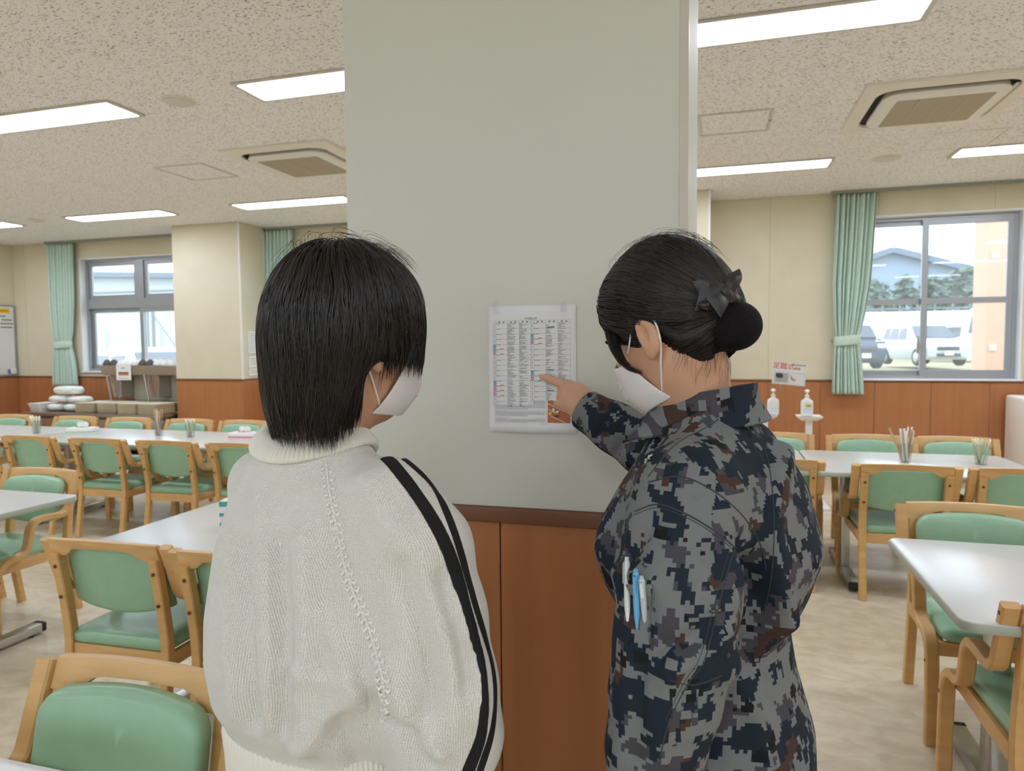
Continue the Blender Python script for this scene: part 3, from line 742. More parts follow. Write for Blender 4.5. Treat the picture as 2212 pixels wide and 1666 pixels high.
MB().tube([(X0 + .02, .14, .13), (X0 + .02, .14, .17), (X1, .14, .17)], .008, 8).build('guard_rail', M_CHROME, t)
sg = MB().span((-.41, -.182, .42), (-.16, -.174, .64)); so = rk('notice', sg, M_PAPERW)
for z0, z1, m in ((.515, .530, mat('navy_print', (60, 78, 120), .6)), (.485, .515, mat('orange_print', (205, 120, 52), .6)), (.445, .452, mat('grey_print', (150, 150, 148), .6)), (.58, .59, mat('grey_print', (150, 150, 148), .6))):
    MB().span((-.37 if z0 < .55 else -.32, -.1835, z0), (-.20 if z0 < .55 else -.25, -.1823, z1)).build('printed_band', m, so)
M_BOWLD = mat('brown_bowl', (84, 76, 70), .4); M_BOWLW = mat('white_bowl', (242, 242, 240), .25)
NTH = ('first', 'second', 'third', 'fourth', 'fifth', 'sixth', 'seventh', 'eighth', 'ninth', 'tenth', 'eleventh')
for i in range(11):
    dark = i in (0, 1, 5, 6)
    for row in range(2):
        bx = -8.11 + i * .122 + row * .035; by = 7.74 + row * .15
        b = MB().lathe([(.056, 0), (.060, .004), (.056, .025), (.040, .062), (.026, .070), (.026, .078), (.002, .076)], n=14)
        dk = dark and row == 0; o = b.build('soup_bowl', M_BOWLD if dk else M_BOWLW, None, smooth='auto', loc=(bx, by, cz + .621))
        tag(o, '%s upturned bowl, %s from the left in the %s row on the dish rack' % ('dark brown' if dk else 'white', NTH[i], 'front' if row == 0 else 'back'), 'bowl', 'upturned bowls on the dish rack')

# notices on the engaged column
def notice(z0, z1, y0, y1, lbl, red):
    o = thing('wall_notice', lbl, 'notice', (-5.7205, (y0 + y1) / 2, z0))
    h = z1 - z0; d = (y1 - y0) / 2
    MB().span((0.0005, -d, 0), (.0025, d, h)).build('sheet', M_PAPERW, o)
    for k in range(int(h / .025) - 1):
        MB().span((.0025, -d * .8, h - .03 - k * .025), (.0032, d * (.3 + .5 * ((k * 7) % 5) / 5), h - .024 - k * .025)).build('printed_line', mat('red_print', (206, 96, 92), .6) if red and k < 2 else mat('grey_print', (150, 150, 148), .6), o)
notice(1.36, 1.64, 7.62, 7.84, 'upper white notice sheet on the side of the engaged column', False)
notice(1.18, 1.32, 7.62, 7.90, 'middle notice sheet with red print on the side of the engaged column', True)
notice(1.075, 1.165, 7.62, 7.88, 'lowest notice sheet on the side of the engaged column', False)

# whiteboard on the left wall
t = thing('whiteboard', 'whiteboard with yellow label at the left edge of the picture', 'whiteboard', (LEFT_X, 7.25, 1.05))
MB().span((.001, -.83, 0), (.018, .83, 1.04)).build('board', mat('whiteboard_white', (228, 229, 226), .25), t)
fr = MB()
for a, b in (((-.84, -.012), (.84, .012)), ((-.84, 1.03), (.84, 1.054))): fr.span((.001, a[0], a[1]), (.026, b[0], b[1]))
for a in (-.84, .82): fr.span((.001, a, .012), (.026, a + .02, 1.03))
fr.build('frame', M_ALU, t)
MB().span((.018, .55, .93), (.0195, .77, 1.0)).build('yellow_label', M_YELLOW, t)
MB().span((.0195, .58, .955), (.0203, .74, .975)).build('lettering', mat('amber_print', (190, 140, 20), .6), t)
for k, (a, b) in enumerate(((.60, .70), (.64, .80), (.62, .81), (.62, .80))):
    for j in range(4): MB().span((.018, a + (b - a) * j / 4, .875 - .055 * k), (.0192, a + (b - a) * (j + .8) / 4, .893 - .055 * k)).build('handwriting', mat('dark_print', (70, 66, 62), .7), t)
o = MB().lathe([(.022, 0), (.022, .006), (.018, .009)], n=14).build('magnet', mat('blue_magnet', (96, 124, 170), .4), t); o.rotation_euler = (0, PI / 2, 0); o.location = (.018, .57, .72)
MB().span((.018, .72, .02), (.06, .80, .10)).build('eraser', M_PAPERW, t, bevel=.004); MB().span((.018, .69, .03), (.05, .715, .09)).build('eraser_grip', mat('blue_magnet', (96, 124, 170), .4), t, bevel=.003)

# ================================================================== SANITISER STANDS
def stand(x, y, zs, label, group='pedal sanitiser stands'):
    t = thing('sanitiser_stand', label, 'stand', (x, y, 0), 0, group)
    MB().span((-.16, -.18, 0), (.16, .16, .02)).build('base_plate', M_WHITE, t, bevel=.004)
    MB().span((-.03, -.17, .02), (.03, -.06, .045)).build('pedal', M_WHITE, t, bevel=.004)
    MB().span((-.028, -.02, .02), (.028, .02, zs - .026)).build('post', M_WHITE, t, bevel=.006)
    mb = MB(); mb.rings([[(a, b, z) for a, b in rrect(w, d, .012, 3)] for w, d, z in ((.13, .10, zs - .04), (.20, .21, zs - .012), (.205, .215, zs), (.195, .205, zs), (.19, .20, zs - .006))]); mb.build('shelf', M_WHITE, t, bevel=0)
    return t
def pump_bottle(x, y, z, label, sticker):
    t = thing('pump_bottle', label, 'bottle', (x, y, z), 0, 'white sanitiser pump bottles')
    MB().rings([[(a, b, h) for a, b in rrect(w, d, r, 5)] for w, d, r, h in ((.092, .06, .02, 0), (.098, .066, .022, .006), (.098, .066, .022, .115), (.088, .058, .022, .133), (.044, .040, .018, .147), (.032, .032, .0155, .152), (.032, .032, .0155, .165))]).build('body', M_WHITE, t, smooth='auto')
    MB().lathe([(.019, .160), (.020, .178), (.010, .182), (.007, .184), (.007, .205), (.020, .207), (.021, .222), (.012, .228)], n=14).build('pump_head', M_WHITE, t, smooth='auto')
    MB().tube([(0, 0, .215), (.0, -.03, .214), (.0, -.045, .203)], [.009, .008, .006], 8).build('nozzle', M_WHITE, t, smooth=True)
    if sticker:
        MB().span((-.012, -.0342, .078), (.034, -.0332, .098)).build('yellow_label', M_YELLOW, t)
        MB().span((-.006, -.0348, .084), (.028, -.0343, .092)).build('lettering', mat('amber_print', (190, 140, 20), .6), t)
    MB().span((-.030, -.0340, .012), (.036, -.0333, .066)).build('paper_label', mat('pale_blue_print', (214, 224, 232), .6), t)
stand(.79, 6.55, .795, 'white pedal stand with shelf behind the straw cup table, right of two')
pump_bottle(.772, 6.55, .795, 'white pump bottle with yellow label on the right stand', True)
stand(.43, 6.62, .795, 'white pedal stand half hidden by the camouflage shoulder, left of two')
pump_bottle(.50, 6.62, .795, 'white pump bottle half hidden by the camouflage shoulder', False)
t = thing('instruction_sign', 'small white sign with red lettering above the pump bottles', 'sign', (.625, 6.62, 1.06))
SR = Matrix.Rotation(math.radians(5.5), 4, 'Y')
def sgn(nm, x0, x1, z0, z1, y, m, par=t):
    o = MB().span((x0, y, z0), (x1, y + .0015, z1)).build(nm, m, par); o.matrix_local = SR if par is t else Matrix.Identity(4); return o
sb = sgn('board', -.14, .135, 0, .195, -.002, M_PAPERW)
sgn('blue_panel', -.135, .13, .004, .118, -.0035, mat('pale_blue_print', (206, 220, 234), .6), sb)
for x0, x1 in ((-.118, -.01), (.006, .118)): sgn('photo', x0, x1, .016, .10, -.0045, mat('photo_grey' if x0 < 0 else 'photo_pale', (178, 178, 174) if x0 < 0 else (232, 230, 226), .6), sb)
mb = MB(); mb.prism([(-.112, .095), (-.06, .095), (-.05, .06), (-.085, .05), (-.112, .062)], -.0055, -.0045, axis=1); mb.build('photo_shape', mat('dark_print', (70, 66, 62), .7), sb)
mb = MB(); mb.prism([(.010, .092), (.03, .06), (.06, .05), (.04, .035), (.012, .05)], -.0055, -.0045, axis=1); mb.build('photo_shape', mat('red_soft', (206, 140, 130), .7), sb)
text_mesh('lettering', '足踏式', .062, mat('red_sign', (226, 52, 40), .6), sb, Matrix.Translation((-.055, -.0045, .158)) @ Matrix.Rotation(PI / 2, 4, 'X'))
for x0, x1, z0, z1, mm in ((.02, .128, .176, .184, 'grey_print'), (.035, .055, .140, .158, 'red_soft'), (.060, .082, .138, .156, 'red_soft')):
    sgn('printed_band', x0, x1, z0, z1, -.0045, MATS[mm], sb)
MB().tube([(-.065, .006, -.10), (-.065, .006, .06)], .004, 6).build('sign_stick', M_CHROME, t)
# cream dispenser at the right edge
t = thing('dispenser_cabinet', 'cream cabinet with rounded corner at the right edge', 'cabinet', (2.98, 7.62, 0))
MB().span((-.20, -.22, .0), (.35, .42, .90)).build('body', M_CREAM, t, bevel=.03, seg=3)
MB().span((-.15, -.226, .62), (-.02, -.216, .72)).build('recess', mat('grille_tan', (176, 164, 140), .6), t, bevel=.004)
# ================================================================== THE MENU SHEET ON THE PILLAR
t = thing('menu_sheet', 'printed monthly menu sheet taped to the pillar', 'menu', (-.516, PY - .0016, 1.218))
A4W, A4H = .210, .297
nx, nz = 14, 20; vs = []; fs = []
def sheet_y(x, z):   # bottom edge lifts a little off the pillar
    return -.0008 - .007 * max(0, (.09 - z) / .09) ** 2 * (.35 + .65 * math.sin(PI * min(1, max(0, x / A4W)))) 
for k in range(nz + 1):
    for i in range(nx + 1): x, z = A4W * i / nx, A4H * k / nz; vs.append((x, sheet_y(x, z), z))
for k in range(nz):
    for i in range(nx): a = k * (nx + 1) + i; fs.append((a, a + 1, a + nx + 2, a + nx + 1))
me = bpy.data.meshes.new('paper'); me.from_pydata(vs, [], fs)
PAPER = link('paper', me, mat('menu_paper', (232, 233, 236), .65), t, smooth=True)
sol = PAPER.modifiers.new('thickness', 'SOLIDIFY'); sol.thickness = .0004; sol.offset = 0
PR = {'ink': MB(), 'grey': MB(), 'blue': MB(), 'pink': MB(), 'red': MB(), 'deep': MB(), 'green': MB()}
def pq(k, x0, z0, x1, z1):
    e = .0007
    PR[k].add([(x0, sheet_y(x0, z0) - e, z0), (x1, sheet_y(x1, z0) - e, z0), (x1, sheet_y(x1, z1) - e, z1), (x0, sheet_y(x0, z1) - e, z1)], [(0, 1, 2, 3)])
rng = random.Random(11)
cols = [.011, .018, .046, .075, .103, .111, .139, .168, .197]; top, rowh = .262, .01225
zb = [top] + [top - .006 - rowh * k for k in range(0, 17)]
lw = .00022
bottomz = zb[-1]
for c in cols: pq('grey', c - lw, bottomz if c < .105 else bottomz + .009, c + lw, top)
for i, z in enumerate(zb): pq('grey', .011, z - lw, .103 if i == len(zb) - 1 else .197, z + lw)
for c0, c1 in ((.018, .046), (.046, .075), (.075, .103), (.111, .139), (.139, .168), (.168, .197)):
    m_ = (c0 + c1) / 2
    pq('ink', m_ - .007, top - .0045, m_ - .0035, top - .0015); pq('ink', m_ + .0035, top - .0045, m_ + .007, top - .0015)
SAT = {4: 'blue', 5: 'pink', 11: 'blue', 12: 'pink', 13: 'pink'}; SAT2 = {2: 'blue', 3: 'pink', 9: 'blue', 10: 'pink'}
for r in range(16):
    z1, z0 = zb[r + 1], zb[r + 1] - rowh
    for (ca, first, S) in ((.011, 1, SAT), (.103, 5, SAT2)):
        if ca > .1 and r == 15: continue
        wd = .0068
        if r in S: pq(S[r], ca + .0003, z0 + .0003, ca + wd, z1 - .0003)
        pq('grey', ca + .0025, z1 - .0055, ca + .0043, z1 - .003); pq('grey', ca + .0025, z1 - .009, ca + .0043, z1 - .0068)
        for c in range(3):
            x0 = cols[first + c] if first == 1 else cols[5 + c]
            if c == 0:
                pq('grey', x0 + .0006, z1 - .0016, x0 + rng.uniform(.008, .014), z1 - .0006)
                if r in S: pq('red', x0 + .010, z0 + .0008, x0 + .0185, z0 + .0024)
            else:
                for k in range(5):
                    if rng.random() < .12: continue
                    L = rng.uniform(.004, .022); zz = z1 - .0012 - k * .0023; xx = x0 + .001
                    while L > .001:
                        q = min(L, rng.uniform(.0012, .004)); pq('ink' if rng.random() < .55 else 'grey', xx, zz - .0010, xx + q * .85, zz); xx += q; L -= q
                if (r, c, first) in ((0, 1, 5), (8, 1, 5), (12, 1, 5)): pq('deep', x0 + .004, z0 + .0008, x0 + .020, z0 + .0026)
                if (r, c, first) == (14, 1, 1): pq('green', x0 + .010, z0 + .0008, x0 + .018, z0 + .002)
for j, (za, zb_) in enumerate(((.064, .052), (.0485, .036), (.032, .022))):
    pq('grey', .014, za, .140, za + lw * 2); pq('grey', .014, zb_ - .0015, .140, zb_ - .0015 + lw * 2)
    pq('grey', .014, zb_ - .0015, .0144, za); pq('grey', .1396, zb_ - .0015, .140, za)
    for k in range(int((za - zb_) / .0021)):
        xx = .016; end = .137 if k < 3 else .095
        while xx < end:
            q = rng.uniform(.001, .004); pq('ink' if rng.random() < .25 else 'grey', xx, za - .0019 - k * .0021, min(end, xx + q * .7), za - .0010 - k * .0021); xx += q
xx = .106
for k in range(3):
    xx = .108
    while xx < .136: q = rng.uniform(.001, .004); pq('grey', xx, .0735 - k * .0035, xx + q * .8, .0750 - k * .0035); xx += q
INK = {'ink': (104, 106, 112), 'grey': (160, 162, 166), 'blue': (150, 188, 218), 'pink': (218, 170, 194), 'red': (206, 110, 104), 'deep': (84, 112, 176), 'green': (92, 150, 92)}
for k, mb in PR.items(): mb.build('print_' + {'ink': 'dark', 'grey': 'grey', 'blue': 'blue', 'pink': 'pink', 'red': 'red', 'deep': 'navy', 'green': 'green'}[k], mat('ink_' + k, INK[k], .7), PAPER, fix=False)
text_mesh('title', '10月献立表', .0062, mat('ink_ink', (84, 86, 92), .7), PAPER, Matrix.Translation((.103, -.0016, .2662)) @ Matrix.Rotation(PI / 2, 4, 'X'))
# the small picture in the corner of the sheet: brown ground, pale lines, a few plain shapes
PH = {'photo_ground': (MB(), (186, 110, 66)), 'photo_line': (MB(), (228, 206, 200)), 'photo_yellow': (MB(), (226, 196, 40)), 'photo_white': (MB(), (232, 220, 222)), 'photo_dark': (MB(), (96, 62, 40))}
def ph(k, pts, lift):
    PH[k][0].add([(x, sheet_y(x, z) - .0007 - lift, z) for x, z in pts], [tuple(range(len(pts)))])
for k_ in range(10): ph('photo_ground', [(.143, .024 + .0051 * k_), (.197, .024 + .0051 * k_), (.197, .0291 + .0051 * k_), (.143, .0291 + .0051 * k_)], 0)
for (xa, za, xb, zb2) in ((.143, .068, .197, .044), (.150, .039, .185, .024), (.143, .055, .165, .045)):
    ph('photo_line', [(xa, za), (xb, zb2), (xb, zb2 + .0018), (xa, za + .0018)], .0008)
def blob(k, cx, czz, rx, rz, n=10): ph(k, [(cx + rx * math.cos(2 * PI * i / n), czz + rz * math.sin(2 * PI * i / n)) for i in range(n)], .0012)
blob('photo_yellow', .149, .0455, .0035, .004); blob('photo_white', .157, .054, .003, .005); blob('photo_white', .166, .050, .004, .003); blob('photo_dark', .1705, .0475, .0018, .0025); blob('photo_dark', .165, .040, .006, .003)
for k, (mb, c) in PH.items(): mb.build(k, mat('ink_' + k, c, .6), PAPER, fix=False)
TAPE = glass_mat('clear_tape', (.94, .94, .97))
for (pts) in ([(.008, .300), (.022, .314), (.030, .276), (.012, .277)], [(.173, .301), (.187, .311), (.191, .280), (.174, .279)]):
    mb = MB(); a = [np.array((x, -.0016, z)) for x, z in pts]; g = 6; V = []
    for i in range(g + 1):
        for j in range(g + 1):
            u, v = i / g, j / g; p = a[0] * (1 - u) * (1 - v) + a[1] * u * (1 - v) + a[2] * u * v + a[3] * (1 - u) * v; p = p + np.array((0, -.0012 * abs(math.sin(9 * u + 4 * v)) - .0004, 0)); V.append(p)
    mb.add(V, [(i * (g + 1) + j, (i + 1) * (g + 1) + j, (i + 1) * (g + 1) + j + 1, i * (g + 1) + j + 1) for i in range(g) for j in range(g)]); mb.build('tape', TAPE, t, smooth=True)

# ================================================================== OUTSIDE
M_GRASS = mat('pale_grass', (132, 138, 100), .9, rgb2=(160, 146, 114), vscale=.35, detail=6)
gv = [(-60, WALL_Y + .21, -.25), (60, WALL_Y + .21, -.25), (60, 18, -.1), (-60, 18, -.1), (60, 30, .42), (-60, 30, .42), (90, 140, .9), (-90, 140, .9)]
me = bpy.data.meshes.new('ground'); me.from_pydata(gv, [], [(0, 1, 2, 3), (3, 2, 4, 5), (5, 4, 6, 7)]); struct(link('ground', me, M_GRASS), 'pale grass car park outside')
me = bpy.data.meshes.new('ground'); me.from_pydata([(-60, BACK_Y - .21, -.25), (60, BACK_Y - .21, -.25), (60, -70, -.25), (-60, -70, -.25)], [], [(3, 2, 1, 0)]); struct(link('ground', me, M_GRASS), 'pale grass behind the building')
M_CARG = mat('car_glass', (70, 84, 98), .08, spec=.8); M_TYRE = mat('tyre', (40, 40, 42), .8); M_LAMPC = mat('car_lamp', (226, 232, 238), .1)
def car(x, y, rz, L, H, W, paint, label, z=0.0, van=False):
    t = thing('parked_car', label, 'car', (x, y, z), rz, 'cars parked outside the windows')
    hb = H * .57
    if van: st = [(0, .32, .80, .80), (.03, .22, .98, .98), (.16, .22, 1.02, 1.04), (.24, .22, 1.05, H - .05), (.55, .22, 1.05, H), (.93, .22, 1.05, H - .03), (.99, .25, 1.0, H - .2), (1.0, .35, .9, .92)]
    else: st = [(0, .36, .62, .62), (.03, .24, .82, .82), (.22, .22, .95, .98), (.40, .22, .98, H - .06), (.55, .22, 1.0, H), (.82, .22, 1.0, H - .04), (.96, .25, .98, H * .70), (1.0, .36, .85, .87)]
    rg = []
    for (s, z0, zb_, zr) in st:
        yy = (s - .5) * L; wb = W / 2 * (1 if .05 < s < .95 else .9); wr = W / 2 * (.80 if zr - zb_ > .15 else .9)
        rg.append([(-wb * .93, yy, z0), (-wb, yy, z0 + .2), (-wb, yy, zb_ - .06), (-wb * .97, yy, zb_), (-wr, yy, max(zb_ + .005, zr - .05)), (-wr * .9, yy, max(zb_ + .01, zr)), (0, yy, max(zb_ + .012, zr + .02)), (wr * .9, yy, max(zb_ + .01, zr)), (wr, yy, max(zb_ + .005, zr - .05)), (wb * .97, yy, zb_), (wb, yy, zb_ - .06), (wb, yy, z0 + .2), (wb * .93, yy, z0)])
    body = MB().rings(rg).build('body', paint, t, bevel=.02, seg=2)
    i0, i1 = (2, 3); a, b = st[i0], st[i1]
    def lp(s0, s1, q): return tuple(p + (r - p) * q for p, r in zip(s0, s1))
    p, q = lp(a, b, .12), lp(a, b, .90)
    wz = MB(); yw = lambda s: (s[0] - .5) * L - .035
    wz.add([(-W * .43, yw(p), p[3] + .03), (W * .43, yw(p), p[3] + .03), (W * .37, yw(q), q[3] + .03), (-W * .37, yw(q), q[3] + .03), (-W * .43, yw(p) + .03, p[3] - .0), (W * .43, yw(p) + .03, p[3]), (W * .37, yw(q) + .03, q[3]), (-W * .37, yw(q) + .03, q[3])], [(0, 1, 2, 3), (7, 6, 5, 4), (0, 4, 5, 1), (1, 5, 6, 2), (2, 6, 7, 3), (3, 7, 4, 0)])
    wz.build('windscreen', M_CARG, t)
    for s in (-1, 1):
        spans = ((st[3][0] - .02, .50), (.52, .68), (.70, st[-3][0] + .0)) if van else ((st[3][0] - .01, .56), (.58, .76), (.78, .90))
        for (u0, u1) in spans:
            y0, y1 = (u0 - .5) * L, (u1 - .5) * L; zb_ = 1.06 if van else 1.02; zt = H - .16
            xo, xi = s * (W / 2 * .985 + .0), s * (W / 2 * .815 + .012)
            mb = MB(); mb.add([(xo, y0, zb_), (xo, y1, zb_), (xi, y1 - (.06 if u1 > .75 else 0), zt), (xi, y0 + (.18 if u0 < .45 else 0), zt), (xo - s * .03, y0, zb_), (xo - s * .03, y1, zb_), (xi - s * .03, y1 - (.06 if u1 > .75 else 0), zt), (xi - s * .03, y0 + (.18 if u0 < .45 else 0), zt)], [(0, 1, 2, 3), (7, 6, 5, 4), (0, 4, 5, 1), (1, 5, 6, 2), (2, 6, 7, 3), (3, 7, 4, 0)]); mb.build('side_window', M_CARG, t)
        mb = MB(); mb.box((s * W * .36, -.5 * L - .01 + .05, .70 if not van else .82), (.34, .10, .15)); mb.build('headlight', M_LAMPC, t, bevel=.03)
        mb = MB(); mb.box((s * (W / 2 + .08), (st[2][0] + .06 - .5) * L, 1.02), (.16, .09, .13)); mb.build('mirror', paint, t, bevel=.03)
        for u in (.17, .82):
            o = MB().lathe([(.31, -.10), (.33, -.08), (.33, .08), (.31, .10), (.2, .105), (.02, .10)], n=20).build('wheel', M_TYRE, t, smooth='auto'); o.rotation_euler = (0, s * PI / 2, 0); o.location = (s * (W / 2 - .09), (u - .5) * L, .33)
            h = MB().lathe([(.2, 0), (.19, .012), (.05, .02), (.01, .02)], n=12).build('hubcap', M_CHROME, o); h.location = (0, 0, .104)
    MB().box((0, -.5 * L - .005, .66 if not van else .72), (W * .48, .06, .13)).build('grille', mat('car_grille', (70, 74, 80), .4), t, bevel=.015)
    MB().box((0, -.5 * L - .02, .42), (W * .5, .06, .12)).build('bumper_intake', mat('car_grille', (70, 74, 80), .4), t, bevel=.015)
    MB().box((0, -.5 * L - .05, .48), (.33, .02, .16)).build('number_plate', M_PAPERW, t, bevel=.005)
    return t
P_WHITE = mat('car_white', (206, 210, 216), .2, coat=.5); P_NAVY = mat('car_navy', (58, 70, 92), .2, coat=.5); P_DARK = mat('car_dark', (48, 54, 66), .2, coat=.5)
def outp(px, py, Y):
    d = CF + CR * (px - IMG_W / 2) / F_PX - CU * (py - IMG_H / 2) / F_PX; return CPOS + d * (Y / d[1])
a = outp(1990, 783, 31.0); car(a[0], 31.0, math.radians(12), 3.9, 1.62, 1.66, P_WHITE, 'white compact car in the middle of the right window', a[2] - .1)
a = outp(1812, 786, 29.0); car(a[0], 29.0, math.radians(18), 3.8, 1.62, 1.66, P_NAVY, 'dark blue car half hidden by the mint curtain', a[2] - .15, True)
a = outp(2262, 786, 26.0); car(a[0], 26.0, math.radians(40), 4.6, 1.95, 1.75, P_WHITE, 'white van beside the salmon exterior column', a[2] - .05, True)
a = outp(2088, 768, 40.0); car(a[0], 40.0, math.radians(30), 4.2, 1.5, 1.7, P_DARK, 'dark car between the white car and the white van', a[2] - .05)
# embankment wall, sheds and trees
M_BANK = mat('pale_concrete', (198, 200, 202), .9, var=.04, vscale=.5)
a = outp(1600, 720, 46); b = outp(2300, 718, 46)
o = thing('embankment', 'long white retaining wall behind the parked cars', 'wall', (0, 46.5, 0))
MB().add([(a[0] - 4, -.6, 0), (b[0] + 8, -.6, 0), (b[0] + 8, 1.2, 3.35), (a[0] - 4, 1.2, 3.35), (a[0] - 4, 3, 0), (b[0] + 8, 3, 0), (b[0] + 8, 2.2, 3.35), (a[0] - 4, 2.2, 3.35)], [(0, 1, 2, 3), (7, 6, 5, 4), (0, 4, 5, 1), (1, 5, 6, 2), (2, 6, 7, 3), (3, 7, 4, 0)]).build('slope', M_BANK, o)
for k in range(26):
    xx = a[0] - 3 + k * .95
    MB().box((xx, 1.5, 3.7), (.08, .08, .8)).build('fence_post', mat('fence_grey', (120, 128, 138), .6), o)
MB().span((a[0] - 4, 1.46, 3.98), (b[0] + 8, 1.54, 4.05)).build('fence_rail', mat('fence_grey', (120, 128, 138), .6), o); MB().span((a[0] - 4, 1.46, 3.5), (b[0] + 8, 1.54, 3.56)).build('fence_rail', mat('fence_grey', (120, 128, 138), .6), o)
def gable(px0, pxm, px1, pye, pym, pyb, Y, depth, m, mr, label, nm='gabled_hall'):
    A, Mx, B = outp(px0, pye, Y), outp(pxm, pym, Y), outp(px1, pye, Y); zb_ = .5
    o = thing(nm, label, 'building', (Mx[0], Y, zb_)); ax, bx = A[0] - Mx[0], B[0] - Mx[0]; ze, zm = A[2] - zb_, Mx[2] - zb_
    mb = MB(); mb.prism([(ax, 0), (bx, 0), (bx, B[2] - zb_), (0, zm), (ax, ze)], 0, depth, axis=1); mb.build('walls', m, o)
    for (p, q) in (((ax - .6, ze - .3), (0, zm)), ((0, zm), (bx + .6, B[2] - zb_ - .3))):
        mb = MB(); mb.prism([p, q, (q[0], q[1] + .6), (p[0], p[1] + .6)], -1.0, depth + 1, axis=1); mb.build('roof_slope', mr, o)
    return o
M_HALL = mat('blue_grey_cladding', (140, 158, 184), .7, var=.03, vscale=.3); M_ROOF = mat('hall_roof', (108, 122, 142), .7)
h = gable(1790, 1925, 2105, 590, 548, 720, 78, 40, M_HALL, M_ROOF, 'blue grey gabled hall beyond the car park')
for k in range(7): MB().box((-16 + 5 * k, -.05, 5.5), (1.6, .12, 3.2)).build('window', mat('hall_glass', (120, 140, 168), .3), h)
M_LEAF = mat('hazy_leaf', (84, 104, 96), .8, rgb2=(116, 134, 120), vscale=.6); M_TRUNK = mat('trunk', (96, 84, 72), .9)
def tree(px, pyt, pyb, Y, wpx, label, seed):
    rng = random.Random(seed); T = outp(px, pyt, Y); zb_ = .55; H = T[2] - zb_; W_ = wpx * Y / F_PX
    t = thing('leafy_tree', label, 'tree', (T[0], Y, zb_), 0, 'trees beyond the car park')
    MB().tube([(0, 0, 0), (.1, 0, H * .3), (0, .1, H * .75)], [.22, .16, .05], 8).build('trunk', M_TRUNK, t)
    mb = MB()
    for k in range(360):
        u = rng.uniform(-1, 1); a_ = rng.uniform(0, 2 * PI); rr = rng.uniform(.3, 1) ** .4; s = math.sqrt(1 - u * u)
        p = np.array((W_ / 2 * rr * s * math.cos(a_), W_ / 2 * rr * s * math.sin(a_), H * .58 + H * .42 * rr * u)); d = H * .055 * rng.uniform(.6, 1.3)
        q = np.array([rng.gauss(0, 1) for _ in range(3)]); q /= np.linalg.norm(q); e = np.cross(q, (0, 0, 1)); e /= np.linalg.norm(e) + 1e-6; g = np.cross(q, e)
        mb.add([p - e * d, p - g * d * .6 + q * d * .2, p + e * d, p + g * d * .6 + q * d * .25], [(0, 1, 2, 3)])
    mb.build('foliage', M_LEAF, t, fix=False)
for i, (px, py, w_) in enumerate(((1895, 600, 60), (1955, 596, 46), (2015, 590, 60), (2060, 584, 52), (2095, 572, 56), (2125, 562, 50), (2160, 560, 54))):
    tree(px, py, 650, 52 + 4.5 * (i % 4) + .3 * i, w_, 'hazy green tree beyond the retaining wall, %s from the curtain' % ('first', 'second', 'third', 'fourth', 'fifth', 'sixth', 'seventh')[i], 20 + i)
o = thing('exterior_column', 'salmon coloured exterior column outside the right window', 'column', (0, 0, 0)); a = outp(2132, 640, 11.2); b = outp(2180, 640, 11.2)
MB().span((a[0], 11.2, -.2), (b[0] + .25, 11.75, 4.4)).build('shaft', mat('salmon_render', (216, 170, 148), .85, bump=.3, bscale=200), o)
for z in (1.35, 2.62): MB().box(((a[0] + b[0]) / 2 - .05, 11.19, z), (.08, .03, .08)).build('wall_plate', M_WHITE, o)
# left: bicycle shelter frame, pale shed, white car
o = thing('bicycle_shelter', 'steel frame shelter outside the far left window', 'shelter', (-12.5, 14, -.1))
for k, xx in enumerate((-2.6, -.9, .8, 2.5)):
    MB().tube([(xx, 0, 0), (xx, 0, 3.0)], .05, 8).build('post', mat('fence_grey', (120, 128, 138), .6), o); MB().tube([(xx, 2, 0), (xx, 2, 2.6)], .05, 8).build('post', mat('fence_grey', (120, 128, 138), .6), o)
for (xa, xb) in ((-2.6, -.9), (-.9, -2.6), (.8, 2.5), (2.5, .8)): MB().tube([(xa, 2, .4), (xb, 2, 2.5)], .018, 6).build('brace', mat('fence_grey', (120, 128, 138), .6), o)
MB().tube([(-2.6, 0, 2.95), (2.5, 0, 2.95)], .04, 8).build('top_beam', mat('fence_grey', (120, 128, 138), .6), o)
h = thing('pale_shed', 'long pale shed outside the far left window', 'building', (-22, 26, 0)); mb = MB(); mb.prism([(-14, 0), (15, 0), (15, 3.9), (-14, 5.2)], 0, 8, axis=1); mb.build('walls', mat('shed_white', (188, 198, 208), .8), h)
mb = MB(); mb.prism([(-14.4, 5.15), (15.4, 3.85), (15.4, 4.05), (-14.4, 5.4)], -.5, 8.5, axis=1); mb.build('roof', M_ROOF, h)
for k in range(9): MB().box((-12 + 3.1 * k, -.04, 1.6), (1.2, .1, 1.6)).build('window', mat('shed_panel', (196, 208, 222), .5), h)
car(-11.7, 12.3, math.radians(72), 4.2, 1.66, 1.68, P_WHITE, 'bright white car outside the far left window', -.2)
